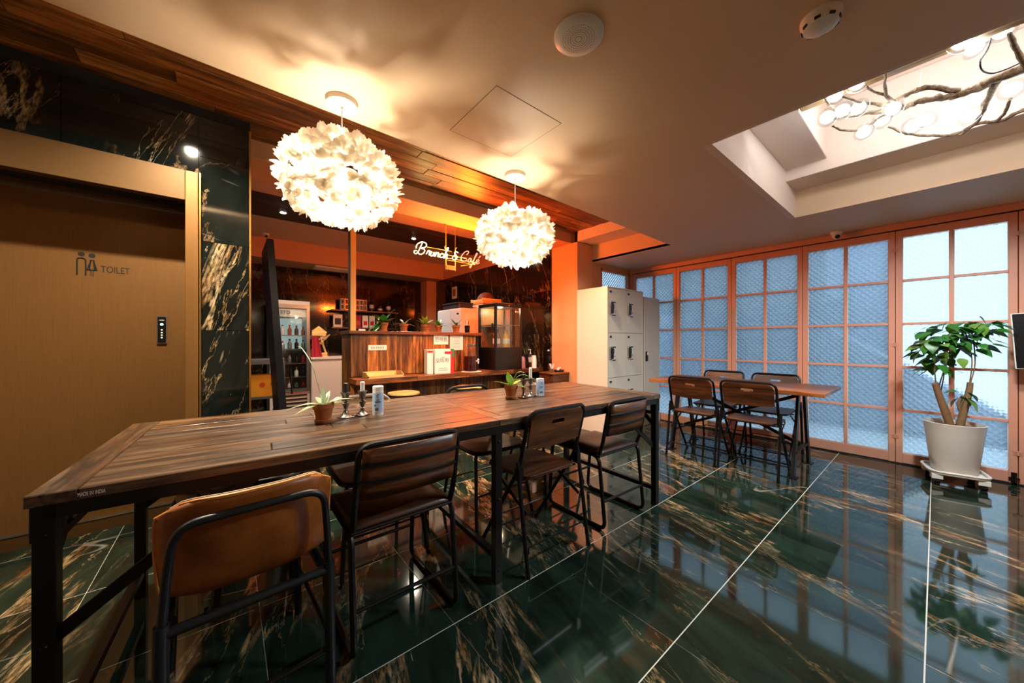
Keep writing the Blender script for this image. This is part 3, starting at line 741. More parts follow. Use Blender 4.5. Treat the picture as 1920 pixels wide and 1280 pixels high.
# neon sign, letter by letter
ns = thing('neon_sign', 'glowing script neon sign Brunch & Café hung from the beam', 'neon sign', (1.99,3.49,2.06))
def L_(pts): return pts
G_ = {
 'B': (1.0, [[(.42,.98),(.34,.62),(.22,.18),(.06,-.03),(-.12,.06),(-.1,.22),(.06,.24)], [(-.02,.45),(.0,.8),(.3,1.06),(.68,1.08),(.86,.9),(.74,.66),(.42,.54),(.74,.48),(.78,.22),(.58,.02),(.36,.0),(.22,.12)]]),
 'r': (.36, [[(.0,.1),(.12,.4),(.2,.45),(.2,.36),(.32,.4),(.28,.12),(.36,.04)]]),
 'u': (.46, [[(.0,.05),(.1,.4),(.06,.12),(.16,.0),(.3,.12),(.38,.4),(.34,.1),(.46,.04)]]),
 'n': (.46, [[(.0,.04),(.1,.42),(.06,.02),(.14,.28),(.28,.42),(.34,.3),(.32,.06),(.46,.04)]]),
 'c': (.40, [[(.0,.04),(.1,.3),(.3,.4),(.34,.3),(.3,.4),(.12,.34),(.06,.12),(.2,.0),(.4,.1)]]),
 'h': (.55, [[(.0,.08),(.18,.5),(.34,.95),(.26,1.0),(.2,.7),(.1,.0),(.16,.26),(.32,.42),(.38,.28),(.34,.04),(.5,.06)]]),
 '&': (.62, [[(.52,.74),(.3,.8),(.16,.66),(.26,.5),(.42,.46),(.26,.44),(.08,.3),(.06,.1),(.24,.0),(.44,.1),(.52,.3),(.44,.36),(.6,.3)]]),
 'C': (.86, [[(.62,.72),(.74,.86),(.78,1.0),(.62,1.06),(.34,.9),(.1,.5),(.1,.16),(.3,.0),(.56,.06),(.78,.24)]]),
 'a': (.48, [[(.36,.36),(.2,.42),(.06,.24),(.08,.04),(.22,.04),(.38,.38),(.34,.1),(.48,.06)]]),
 'f': (.42, [[(.0,.06),(.2,.4),(.42,.92),(.38,1.04),(.28,.8),(.12,.0),(.0,-.44),(-.12,-.48),(-.12,-.36),(.1,-.06),(.42,.08)]]),
 'e': (.46, [[(.0,.06),(.26,.2),(.36,.36),(.24,.44),(.08,.26),(.1,.04),(.26,.0),(.46,.14)],[(.26,.58),(.44,.82)]]),
}
def write(word, x0, S, mat, name):
    x = x0
    for chh in word:
        if chh == ' ': x += .36*S; continue
        adv, strokes = G_[chh]; mb = MB()
        for st in strokes:
            P = spline([(x+(px_+.22*pz_)*S, -.012, pz_*S) for px_, pz_ in st], 5)
            mb.tube(P, .0042, 7)
        mb.build(name, mat, ns, smooth=True); x += adv*S
    return x
xe = write('Brunch &', -.46, .121, M['neon_y'], 'yellow_letter')
write('Cafe', xe+.03, .121, M['neon_r'], 'red_letter')
for q in (.12,.2,.28,.36): lamp('POINT', 'neon_light', (q,-.03 if q in (.12,.28) else .05,.03), P_NEON_R, (1,.13,.012), .02, ns)
for q in (-.35,-.1): lamp('POINT', 'neon_light', (q,-.03,.05), P_NEON_Y, (1,.75,.25), .02, ns)
mb = MB()
for z, a, b in ((.045,-.30,.18),(.01,-.2,.3),(-.012,-.1,.3),(.095,-.32,-.02)): mb.tube([(a,.004,z),(b,.004,z)],.003,6)
mb.tube([(.1,.004,-.055),(.3,.004,.0)],.0025,6)
mb.build('support_rod', M['rawwood'], ns)
MB().tube([(-.09,.006,.39),(-.09,.006,.16),(-.09,.006,-.12)],.006,8).tube([(.03,.006,.13),(.03,.006,-.12)],.0055,8).tube([(-.09,.006,.16),(-.105,.006,.13),(-.09,.006,.09)],.004,6).tube([(.03,.006,.13),(.05,.006,.15)],.004,6).tube([(.03,.006,.39),(.03,.006,.13)],.0015,5).build('hanging_cable', M['rawwood'], ns)
MB().box(-.085,.03,-.004,.024,-.12,-.07).build('transformer', M['rawwood'], ns, bevel=.004)

# ================================================================== seats
def slat_chair():
    c = thing('slat_back_chair', 'x', 'chair', group='slat back chairs at the long table')
    W = .205
    for s in (-1,1):
        P = fillet([(s*W,-.17,.435),(s*W,-.215,.0115),(s*W,.26,.0115),(s*W,.225,.435)],.05,5,closed=True)
        MB().tube(P,.0115,8,closed=True).build('leg_loop', M['black'], c, smooth=True)
    for y, z in ((-.2,.17),(.24,.17),(-.17,.435),(.222,.435)): MB().tube([(-W,y,z),(W,y,z)],.008,8).build('stretcher', M['black'], c)
    def pad(u, v):
        x = (u-.5)*2; y = (v-.5)*2; e = max(abs(x),abs(y))
        return (x*.205, .01+y*.185, .446 + .022*(1-e**6) - .008*(1-x*x)*(1-y*y))
    MB().grid(pad,14,14).build('seat_pad', M['leather_d'], c, smooth=True, solid=.012)
    P = fillet([(-.197,-.165,.44),(-.2,-.195,.52),(-.196,-.24,.765),(.196,-.24,.765),(.2,-.195,.52),(.197,-.165,.44)],.05,6)
    MB().tube(P,.0115,8).build('back_frame', M['black'], c, smooth=True)
    def pan(u, v):
        x=(u-.5)*2; z=.562+v*.192; return (x*.186,-.206-.042*(z-.55)/.2*1.0-.018*(1-x*x), z)
    MB().grid(pan,12,4).build('back_panel', M['chairwood'], c, smooth=True, solid=.008)
    for z in (.628,.692):
        MB().tube([(x_*.19, -.206-.042*(z-.55)/.2-.018*(1-x_*x_)-.006, z) for x_ in [i/5-1 for i in range(11)]],.0068,6).build('back_bar', M['black'], c, smooth=True)
    return c
def folding_chair():
    c = thing('folding_chair', 'x', 'chair', group='wooden folding chairs')
    W = .205
    P = fillet([(-W,.2,.0),(-W,-.13,.5),(-W,-.205,.785),(W,-.205,.785),(W,-.13,.5),(W,.2,.0)],.055,6)
    MB().tube(P,.0105,8).build('back_frame', M['black'], c, smooth=True)
    for s in (-1,1):
        MB().tube([(s*(W+.016),-.135,.53),(s*(W+.016),-.215,.0)],.0105,8).build('rear_leg', M['black'], c, smooth=True)
        MB().box(s*(W+.008)-.014,s*(W+.008)+.014,-.155,-.12,.44,.50).build('hinge_plate', M['black'], c)
        MB().bar((s*(W-.012),.12,.43),(s*(W-.012),-.17,.28),.004,.018).build('brace', M['black'], c)
    poly = rrect(.375,.36,.05); M2 = Matrix.Translation((0,.02,.44)) @ Matrix.Rotation(R(-1.5),4,'X')
    MB().prism(poly,-.009,.009,M2).build('seat', M['chairwood'], c, bevel=.004)
    MB().tube([(-W,.03,.425),(W,.03,.425)],.006,8).tube([(-W,-.13,.43),(W,-.13,.43)],.006,8).build('seat_rod', M['black'], c)
    outer = []
    for i in range(9): outer.append((-.187+.374*i/8, -.075-.018*math.sin(PI*i/8)))
    outer += [(.19,.06)]+[(.19-.045*(1-math.cos(a)), .06+.045*math.sin(a)) for a in (R(30),R(60),R(90))]+[(-.145-.045*math.sin(a)*0-.0, .105) for a in (0,)]+[(-.19+.045*(1-math.cos(a)), .06+.045*math.sin(a)) for a in (R(60),R(30))]+[(-.19,.06)]
    slot = [(x*.9, z+.048) for x, z in rrect(.105,.026,.0125)]
    me = plate(outer,[slot],.009,'back_panel',M['chairwood'])
    o = bpy.data.objects.new('back_panel', me); COL.objects.link(o); o.parent = c; o.location = (0,-.184,.672); o.rotation_euler = (R(90)+math.atan2(.075,.285),0,0)
    MB().tube(fillet([(-W,-.2,.10),(-W+.0,-.195,.13),(W,-.195,.13),(W,-.2,.10)],.03,4),.005,6).build('foot_bar', M['black'], c)
    MB().tube([(-W,.165,.055),(W,.165,.055)],.006,6).build('foot_bar', M['black'], c)
    MB().tube(fillet([(-W,.13,.105),(-W+.02,.09,.17),(W-.02,.09,.17),(W,.13,.105)],.03,4),.0045,6).build('foot_bar', M['black'], c)
    for s in (-1,1):
        for y in (.2,-.215): MB().lathe([(.013,0),(.0135,.02)],8,(s*(W if y>0 else W+.016),y,0)).build('foot_cap', M['blackp'], c)
    return c
def sling_chair():
    c = thing('leather_sling_chair', 'tan leather bucket chair with gunmetal legs at the near end of the long table', 'chair')
    prof = spline([(.23,.447,0),(.12,.44,0),(-.03,.432,0),(-.13,.437,0),(-.185,.475,0),(-.215,.56,0),(-.235,.65,0),(-.252,.735,0)],5)
    m_ = len(prof)
    def sh(u, v):
        x=(u-.5)*2; i=min(v*(m_-1), m_-1.001); k=int(i); f=i-k; p=prof[k]*(1-f)+prof[k+1]*f
        back = max(0,min(1,(v-.5)/.25))
        hw = .205+.012*back - .03*max(0,(v-.93)/.07)**2
        curl = abs(x)**3
        return (x*hw*(1-.02*curl), p.x + curl*.07*back, p.y + curl*(1-back)*.035 - abs(x)**7*.03*max(0,(v-.86)/.14))
    MB().grid(sh,18,26).build('leather_shell', M['leather'], c, smooth=True, solid=.009)
    rim = [sh(0,j/20) for j in range(21)]+[sh(i/14,1) for i in range(1,15)]+[sh(1,1-j/20) for j in range(1,21)]
    MB().tube(rim,.0062,6).build('edge_piping', M['leather_e'], c, smooth=True)
    MB().tube([(Vector(p)+Vector((0,.003,.0075))) for p in rim[20:35]],.0013,4).build('stitching', M['stitch'], c)
    F = []
    for s in (-1,1):
        MB().tube([(s*.2,-.235,0),(s*.198,-.222,.44)],.0165,12).build('rear_leg', M['gunmetal'], c, smooth=True)
        MB().lathe([(.017,0),(.0172,.015)],10,(s*.2,-.235,0)).build('foot_cap', M['blackp'], c)
        MB().tube(fillet([(s*.185,-.17,.415),(s*.185,.21,.42),(s*.2,.25,.0)],.04,5),.0145,10).build('front_leg', M['black'], c, smooth=True)
        MB().tube([(s*.2,-.228,.20),(s*.2,.232,.20)],.008,8).build('side_stretcher', M['black'], c)
    P = fillet([(-.198,-.222,.43),(-.186,-.238,.58),(-.172,-.262,.692),(.172,-.262,.692),(.186,-.238,.58),(.198,-.222,.43)],.06,6)
    MB().tube(P,.0105,10).build('back_frame', M['gunmetal'], c, smooth=True)
    MB().tube([(-.199,-.222,.415),(.199,-.222,.415)],.0135,10).build('rear_stretcher', M['gunmetal'], c, smooth=True)
    MB().tube([(-.2,-.232,.16),(.2,-.232,.16)],.007,8).build('rear_stretcher', M['black'], c)
    for s in (-.11,.11): MB().lathe([(.006,0),(.006,.012)],8,(s,-.222,.428)).build('bolt', M['bolt'], c)
    return c
def tube_chair():
    c = thing('tube_frame_chair', 'x', 'chair', group='chairs on the bar side of the long table')
    MB().prism(rrect(.40,.39,.07,6),-.010,.008,Matrix.Translation((0,.03,.452))).build('seat', M['chairwood'], c, bevel=.004)
    MB().tube([(x,y+.03,.446) for x,y in rrect(.408,.398,.072,6)],.009,8,closed=True).build('seat_rim', M['black'], c, smooth=True)
    for s in (-1,1):
        for y, y2 in ((.17,.245),(-.13,-.205)):
            MB().tube(fillet([(s*.12,y,.437),(s*.175,y,.437),(s*.215,y2,.0)],.04,5),.0105,8).build('leg', M['black'], c, smooth=True)
            MB().lathe([(.012,0),(.0125,.015)],8,(s*.215,y2,0)).build('foot_cap', M['blackp'], c)
    MB().tube([(-.2,-.17,.19),(.2,-.17,.19)],.006,6).build('stretcher', M['black'], c)
    MB().tube([(-.2,.21,.19),(.2,.21,.19)],.006,6).build('stretcher', M['black'], c)
    P = fillet([(-.19,-.15,.44),(-.195,-.19,.56),(-.18,-.235,.80),(.18,-.235,.80),(.195,-.19,.56),(.19,-.15,.44)],.09,6)
    MB().tube(P,.0105,8).build('back_frame', M['silver'], c, smooth=True)
    def pan(u, v):
        x=(u-.5)*2; z=.60+v*.18*(1-.12*x**4); return (x*(.178-.02*v*v),-.192-.17*(z-.56)-.02*(1-x*x), z)
    MB().grid(pan,12,5).build('back_pad', M['creamleather'], c, smooth=True, solid=.014)
    return c
TROT = R(-3.0); TC = (1.0035, 1.74)
def tl(x, y, z=0):
    c_, s_ = math.cos(TROT), math.sin(TROT); return (TC[0]+x*c_-y*s_, TC[1]+x*s_+y*c_, z)
sc_ = sling_chair(); sc_.location = (.05,1.43,0); sc_.rotation_euler = (0,0,R(3)); sc_.scale = (.95,.98,.985)
b = slat_chair(); place(b, (.548,1.505,0), R(0), 'slat back chair with brown leather seat beside the tan sling chair')
place(dup(b), (1.945,1.455,0), R(-1.5), 'slat back chair with brown leather seat at the locker end of the table')
f = folding_chair(); place(f, (1.335,1.445,0), R(-1), 'wooden folding chair with a handle slot between the two slat back chairs')
place(dup(f), (3.615,1.49,0), R(-90), 'folding chair with handle slot at the small table, nearer the lockers')
place(dup(f), (3.615,1.02,0), R(-90), 'folding chair on the near side of the small table, nearer the plant')
place(dup(f), (4.25,1.56,0), R(90), 'folding chair against the glazed wall, nearer the lockers')
place(dup(f), (4.25,1.07,0), R(90), 'folding chair against the glazed wall, nearer the plant')
g = tube_chair(); place(g, (.62,1.975,0), R(180), 'cream backed chair with pale tube behind the silver candlesticks')
place(dup(g), (1.99,2.04,0), R(182), 'cream backed chair tucked behind the potted plant at the locker end')
e = dup(g); place(e, (1.36,1.955,0), R(178), 'dark tube chair with brown wooden seat in the middle of the bar side')
for ch_ in e.children:
    if ch_.name.startswith('back_pad') or ch_.name.startswith('back_frame'):
        ch_.data = ch_.data.copy(); ch_.data.materials.clear(); ch_.data.materials.append(M['black'] if 'frame' in ch_.name else M['leather_d'])
st = thing('round_stool', 'low black lacquered round stool with a brown leather cushion under the table', 'stool', (.10,2.07,0))
MB().lathe([(.20,.36),(.27,.40),(.285,.44),(.275,.462),(.20,.466),(.001,.466)],40,cap1=False).build('seat_ring', M['lacquer'], st, smooth=True)
MB().lathe([(.195,.466),(.205,.474),(.203,.49),(.185,.496)],40,cap0=False,cap1=False).build('carved_rim', M['wicker'], st, smooth=True)
MB().lathe([(.185,.485),(.16,.499),(.001,.505)],32,cap0=False,cap1=False).build('cushion', M['leather_d'], st, smooth=True)
for a in range(4):
    an = PI/4+a*PI/2; MB().tube([(.15*math.cos(an),.15*math.sin(an),.40),(.2*math.cos(an),.2*math.sin(an),0)],[.022,.016],10).build('leg', M['lacquer'], st, smooth=True)
def bar_stool(loc, label):
    s = thing('bar_stool', label, 'stool', loc, 0, 'stools under the counter ledge')
    MB().lathe([(.15,-.02),(.158,-.01),(.155,.012),(.001,.014)],28,c=(0,0,.60),cap1=False).build('seat', M['rawwood'], s, smooth=True)
    MB().tube([(.159*math.cos(a*PI/12),.159*math.sin(a*PI/12),.592) for a in range(24)],.007,6,closed=True).build('seat_rim', M['black'], s)
    for a in range(4):
        an = PI/4+a*PI/2; MB().tube([(.1*math.cos(an),.1*math.sin(an),.585),(.19*math.cos(an),.19*math.sin(an),0)],.01,8).build('leg', M['black'], s)
    MB().tube([(.165*math.cos(a*PI/12),.165*math.sin(a*PI/12),.2) for a in range(24)],.007,6,closed=True).build('foot_ring', M['black'], s)
bar_stool((1.39,3.44,0),'round wooden stool under the ledge below the pine tray')
bar_stool((2.15,3.42,0),'round wooden stool under the ledge below the gift box')

# ================================================================== tables
t = thing('long_table', 'long reclaimed plank table on a riveted black iron frame', 'table', (TC[0],TC[1],0), TROT)
LX, WY, TZ = 1.355, .455, .765
def board(x0,x1,y0,y1,mat,name='plank'):
    MB().box(0,x1-x0-.0016,0,y1-y0-.0016,0,.030).build(name, mat, t, loc=(x0,y0,TZ-.030+random.uniform(-.0012,.0004)), bevel=.0025, seg=1)
BW = .085
board(-LX,-LX+BW,-WY,WY,M['tabley'],'end_board'); board(LX-BW,LX,-WY,WY,M['tabley'],'end_board')
board(.0,.062,-WY+BW,WY-BW,M['tabley'],'cross_board')
for sg_ in (0,1):
    y0 = -WY if sg_ == 0 else WY-BW
    board(-LX+BW,0,y0,y0+BW,M['tablex'],'side_board'); board(0,LX-BW,y0,y0+BW,M['tablex'],'side_board')
ny = 7; pw = (2*WY-2*BW)/ny
for i in range(ny):
    y0 = -WY+BW+i*pw
    for (xa, xb) in ((-LX+BW,.0),(.062,LX-BW)):
        xm = xa+(xb-xa)*random.uniform(.3,.7)
        board(xa,xm,y0,y0+pw,M['tablex']); board(xm,xb,y0,y0+pw,M['tablex'])
ZT = TZ-.031
for y in (-WY+.004,WY-.034): MB().box(-LX+.012,LX-.012,y,y+.03,ZT-.034,ZT).build('apron', M['black'], t)
for x in (-LX+.008,LX-.038): MB().box(x,x+.03,-WY+.03,WY-.03,ZT-.034,ZT).build('apron', M['black'], t)
for (x, bx) in ((-LX+.03,1),(0,0),(LX-.03,-1)):
    for y in (-1,1):
        yl = y*(WY-.026)
        lg = MB().box(x-.019,x+.019,yl-.019,yl+.019,0,ZT-.0).build('leg', M['black'], t, bevel=.002)
        mb = MB()
        for z in (.66,.39,.06): mb.ball((x,yl-.019 if y<0 else yl+.019,z),(.008,.005,.008),8,6)
        mb.build('rivet', M['bolt'], lg, smooth=True)
        if bx:
            MB().box(x-.022,x+.022,yl-.022,yl+.022,ZT-.085,ZT-.0).build('corner_sleeve', M['black'], t, bevel=.003)
            MB().bar((x+bx*.01,yl+.001,.40),(x+bx*.42,yl+.001,ZT-.02),.008,.032).build('brace', M['black'], t)
    MB().bar((x,-WY+.03,.11 if bx else .12),(x,WY-.03,.11 if bx else .12),.028,.028).build('foot_rail', M['black'], t)
    if bx:
        MB().bar((x,-WY+.02,ZT-.20),(x,-WY+.22,ZT-.01),.008,.028).build('brace', M['black'], t); MB().bar((x,WY-.02,ZT-.20),(x,WY-.22,ZT-.01),.008,.028).build('brace', M['black'], t)
        MB().bar((x,-WY+.03,ZT-.10),(x,WY-.03,ZT-.10),.02,.022).build('end_rail', M['black'], t)
text('MADE IN INDIA', .0145, M['paper'], t, faceM((-LX+.108,-WY-.0012,TZ-.017)), 'maker_stamp', ext=.0003, sx=.46)

t2 = thing('window_table', 'small wooden table with A-frame iron legs beside the glazed doors', 'table', (3.905,1.26,0))
xs = [-.365,-.125,.12,.365]
for i in range(3): MB().box(0,xs[i+1]-xs[i]-.0015,0,1.44,0,.032).build('plank', M['topy'], t2, loc=(xs[i],-.72,.696), bevel=.003, seg=1)
for y in (-.51,.51):
    for s in (-1,1):
        MB().bar((s*.10,y,.69),(s*.275,y,.0),.062,.02,up=(0,1,0)).build('leg', M['black'], t2)
        MB().box(s*.275-.045,s*.275+.045,y-.03,y+.03,0,.006).build('foot_plate', M['black'], t2)
    MB().box(-.25,.25,y-.03,y+.03,.686,.696).build('top_plate', M['black'], t2)
    MB().bar((-.225,y,.2),(.225,y,.2),.03,.014).build('leg_tie', M['black'], t2)
MB().bar((0,-.5,.66),(0,.5,.22),.012,.028).build('cross_brace', M['black'], t2); MB().bar((.014,.5,.66),(.014,-.5,.22),.012,.028).build('cross_brace', M['black'], t2)

# ================================================================== things on the long table
def leafmesh(w, L, name, mat, droop=.3, fold=.15, n=7):
    """pointed leaf along +y, arching up then drooping"""
    def f(u, v):
        x=(u-.5)*2; hw = w/2*math.sin(PI*min(1,max(.0,v))**.8)**.9 if 0<v<1 else 0.0
        return (x*hw, L*v, fold*w*abs(x)*(1-v) - droop*L*v*v)
    return MB().grid(f,4,n).mesh(name, mat, True)
def flowerpot(p, r, h, mat=None):
    mat = mat or M['terracotta']
    MB().lathe([(r*.68,.012),(r*.93,h*.72),(r*1.02,h*.73),(r*1.05,h),(r*.95,h),(r*.88,h*.85)],28,cap1=False).build('pot', mat, p, smooth=True)
    MB().lathe([(r*.75,0),(r*.84,.004),(r*.86,.016),(r*.76,.018)],28).build('saucer', mat, p, smooth=True)
    MB().lathe([(r*.92,h*.88),(.001,h*.9)],20,cap0=False,cap1=False).build('soil', M['soil'], p)
pz_ = TZ+.0
def potplant(loc, label, r, h, leaves, mat, group=None, stems=(), name='potted_plant'):
    """leaves: (azimuth deg, pitch deg, length, width, droop)"""
    p = thing(name, label, 'plant', loc, 0, group); flowerpot(p, r, h)
    for (az, pt, L, w, dr) in leaves:
        me = leafmesh(w, L, 'leaf', mat, dr)
        inst(me, 'leaf', p, (0,0,h*.85), (R(pt),0,R(az)))
    for pts in stems: MB().tube(spline([Vector(q) for q in pts],5),.0022,5).build('stem', mat, p, smooth=True)
    return p
potplant((.334,1.747,pz_), 'terracotta pot with drooping variegated leaves beside the black candle', .042, .088,
  [(80,30,.13,.035,.7),(110,22,.11,.035,.6),(-95,35,.12,.04,.5),(-75,25,.10,.04,.6),(-40,60,.08,.03,.2),(-10,75,.10,.02,.1),(20,50,.07,.035,.4),(150,40,.07,.03,.4),(-130,40,.08,.035,.5),(60,80,.06,.02,.1)],
  M['leafv'], 'potted plants on the long table', [[(0,0,.08),(-.015,.03,.16),(-.035,.07,.26),(-.06,.16,.33),(-.07,.22,.34)]])
potplant((1.402,1.723,pz_), 'terracotta pot with upright bright green leaves in the neon glow', .042, .088,
  [(-30,62,.10,.04,.2),(70,35,.12,.04,.3),(120,65,.12,.045,.1),(-100,40,.11,.045,.3),(-150,25,.10,.03,.5),(30,40,.07,.03,.4),(0,70,.09,.04,.1)],
  M['leaf2'], 'potted plants on the long table', [[(0,0,.08),(.03,-.03,.14),(.07,-.06,.15),(.11,-.09,.12)],[(0,0,.08),(.03,-.02,.16),(.06,-.04,.17)]])
def candlestick(loc, wax, label, hc=.05):
    c = thing('candlestick', label, 'candlestick', loc, R(20), 'pewter candlesticks on the long table')
    MB().prism(rrect(.062,.062,.008,3),0,.006).build('foot', M['chrome'], c, bevel=.002)
    MB().lathe([(.028,.006),(.016,.016),(.009,.03),(.0085,.034),(.011,.037),(.0085,.040),(.009,.044),(.0165,.066),(.017,.069),(.008,.072),(.0105,.076),(.008,.08),(.013,.088),(.0185,.112),(.023,.117),(.023,.120),(.012,.120)],20,cap0=True).build('stem', M['chrome'], c, smooth=True)
    MB().lathe([(.0105,.118),(.0105,.118+hc),(.007,.121+hc)],16).build('candle', wax, c, smooth=True)
    MB().tube([(0,0,.12+hc),(.001,0,.128+hc)],.001,5).build('wick', M['ink'], c)
candlestick((.440,1.803,pz_), M['waxb'], 'pewter candlestick with a black candle next to the variegated plant', .045)
candlestick((.518,1.806,pz_), M['waxw'], 'pewter candlestick with a short white candle next to the wipes canister', .045)
candlestick((1.493,1.703,pz_), M['waxb'], 'pewter candlestick with a black candle next to the bright green plant', .045)
candlestick((1.565,1.716,pz_), M['waxw'], 'pewter candlestick with a tall white candle next to the pale carton', .07)
c = thing('wipes_canister', 'white cylinder canister with a pale blue label on the long table', 'canister', (.578,1.757,pz_))
MB().lathe([(.0245,0),(.0255,.004),(.0255,.118),(.0235,.120),(.0255,.122),(.0255,.142),(.022,.145),(.001,.1455)],28,cap1=False).build('body', M['white'], c, smooth=True)
MB().lathe([(.0258,.018),(.0258,.112)],28,cap0=False,cap1=False).build('label_band', M['bluelabel'], c, smooth=True)
fa = math.atan2(.578,1.757)
def wrap(c, mat, name, az0, az1, z0, z1, r=.0261):
    MB().grid(lambda u,v:(r*math.cos(az0+(az1-az0)*u), r*math.sin(az0+(az1-az0)*u), z0+(z1-z0)*v),6,1).build(name, mat, c)
fa2 = math.atan2(-1.757,-.578)
wrap(c, M['darkblue'], 'title_print', fa2-.6, fa2+.55, .066, .071); wrap(c, M['darkblue'], 'title_print', fa2-.3, fa2+.3, .076, .079)
wrap(c, M['trunk'], 'picture_print', fa2-.6, fa2+.1, .026, .040); wrap(c, M['darkblue'], 'picture_print', fa2-.7, fa2-.45, .048, .056)
MB().tube([Vector((.0264*math.cos(fa2+.25*math.cos(a)), .0264*math.sin(fa2+.25*math.cos(a)), .098+.0065*math.sin(a))) for a in [R(40+i*28) for i in range(11)]],.0012,5).build('ring_logo', M['darkblue'], c)
c = thing('paper_carton', 'pale blue and white carton on the long table behind the bright plant', 'carton', (1.628,1.690,pz_), R(-22))
MB().box(-.021,.021,-.021,.021,0,.118).build('body', M['white'], c, bevel=.002)
MB().box(-.0214,.0214,-.0214,.0214,.012,.098).build('label_band', M['bluelabel'], c)
MB().tube([(.004+.006*math.cos(a),-.0216,.085+.006*math.sin(a)) for a in [R(40+i*28) for i in range(11)]],.0012,5).build('ring_logo', M['darkblue'], c)
MB().box(-.012,.012,-.0217,-.021,.060,.064).box(-.014,.008,-.0217,-.021,.052,.055).build('title_print', M['darkblue'], c); MB().box(-.01,.01,-.0217,-.021,.022,.032).build('picture_print', M['trunk'], c)

# ================================================================== lockers
L1 = thing('locker_cabinet', 'cream six door locker cabinet with black keypad locks', 'locker', (3.535,2.505,0))
W_, D_, H_ = .80,.47,1.80
MB().box(0,W_,.02,D_,.0,H_).build('carcass', M['cream'], L1, bevel=.003)
MB().box(0,W_,.002,.02,0,.135).build('plinth_panel', M['cream'], L1)
for (gx) in (.16,.38,.60):
    for z in (.05,.07,.09): MB().box(gx-.04,gx+.04,-.001,.003,z,z+.006).build('vent_louvre', M['cream2'], L1)
zs = [.14,.548,.953,1.36,1.78]
zs = [.14,.685,1.235,1.785]
MB().box(0,W_,.0,.02,1.785,1.8).box(0,.012,0,.02,.135,1.785).box(W_-.012,W_,0,.02,.135,1.785).build('front_frame', M['cream'], L1)
for i in range(3):
    for j in range(2):
        x0 = .014+j*.388; z0, z1 = zs[i], zs[i+1]
        d = MB().box(x0,x0+.384,.002,.02,z0+.003,z1-.003).build('door', M['cream'], L1, bevel=.002)
        zc = z1-.245
        MB().prism(rrect(.052,.165,.024),0,.022).xf(faceM((x0+.05,.002,zc))).build('handle_escutcheon', M['silver'], d, bevel=.003)
        MB().prism(rrect(.038,.145,.018),.022,.034).xf(faceM((x0+.054,.002,zc))).build('lock_handle', M['blackp'], d, bevel=.004)
        MB().box(x0+.088,x0+.155,-.001,.002,zc-.095,zc+.08).build('lock_sticker', M['white'], d)
        MB().box(x0+.110,x0+.126,-.0018,-.001,zc-.01,zc+.05).box(x0+.088,x0+.155,-.0018,-.001,zc+.062,zc+.078).box(x0+.088,x0+.155,-.0018,-.001,zc-.095,zc-.084).build('sticker_print', M['ink'], d)
        MB().box(x0+.100,x0+.112,-.0018,-.001,zc-.055,zc-.035).box(x0+.130,x0+.142,-.0018,-.001,zc-.055,zc-.03).build('sticker_icon', M['orangeprint'], d)
        MB().box(x0+.035,x0+.075,-.0004,.002,z1-.06,z1-.035).build('number_plate', M['ink'], d)
L2 = thing('tall_locker', 'narrow shade-greyed single door locker beside the cream lockers', 'locker', (4.355,2.50,0))
MB().box(0,.43,.02,.46,0,1.74).build('carcass', M['cream2'], L2, bevel=.003)  # greyer than the cream lockers to put its shade into the colour
d = MB().box(.012,.418,.002,.02,.09,1.725).build('door', M['cream2'], L2, bevel=.002)
MB().prism(rrect(.036,.13,.012),0,.02).xf(faceM((.055,.002,.93))).build('handle', M['blackp'], d, bevel=.003); MB().box(.045,.075,-.022,-.017,.945,.99).build('handle_cover', M['white'], d)
for z in (.3,.9,1.45): MB().tube([(.42,.0,z-.04),(.42,.0,z+.04)],.006,8).build('hinge', M['cream2'], d)
MB().box(.0,.43,.003,.02,0,.088).build('plinth_panel', M['cream2'], L2)

# ================================================================== potted tree by the window
P0 = (4.50,-.09,0)
st = thing('plant_caddy', 'cream square plant caddy on black castors', 'plant stand', P0, R(12))
MB().prism(rrect(.30,.30,.06,5),.082,.094).build('tray', M['whitem'], st)
MB().tube([(x,y,.105) for x,y in rrect(.304,.304,.06,5)],.009,8,closed=True).tube([(x,y,.092) for x,y in rrect(.30,.30,.06,5)],.006,6,closed=True).build('tray_rim', M['whitem'], st, smooth=True)
for s in (-1,1):
    for q in (-1,1):
        MB().box(s*.115-.03,s*.115+.03,q*.115-.03,q*.115+.03,.045,.084).build('castor_block', M['whitem'], st, bevel=.004)
        MB().lathe([(.023,-.016),(.023,.016)],16).xf(Matrix.Translation((s*.115,q*.115,.024)) @ Matrix.Rotation(R(90),4,'X')).build('castor', M['blackp'], st)
po = thing('potted_tree', 'leafy green tree with three cut trunks in a tall white glazed pot', 'plant', (P0[0],P0[1],.0945))
MB().lathe([(.110,0),(.118,.004),(.124,.03),(.152,.30),(.160,.37),(.163,.385),(.155,.388),(.150,.375),(.148,.35)],48,cap1=False).build('pot', M['potwhite'], po, smooth=True)
MB().lathe([(.15,.352),(.08,.362),(.001,.358)],28,cap0=False,cap1=False).build('soil', M['soil'], po, smooth=True)
EX = Vector((.7737,-.6335,0)); FZ = Vector((.6335,.7737,0))      # across and away from the room's long diagonal
def tp(a, d, z): return EX*a + FZ*d + Vector((0,0,z))
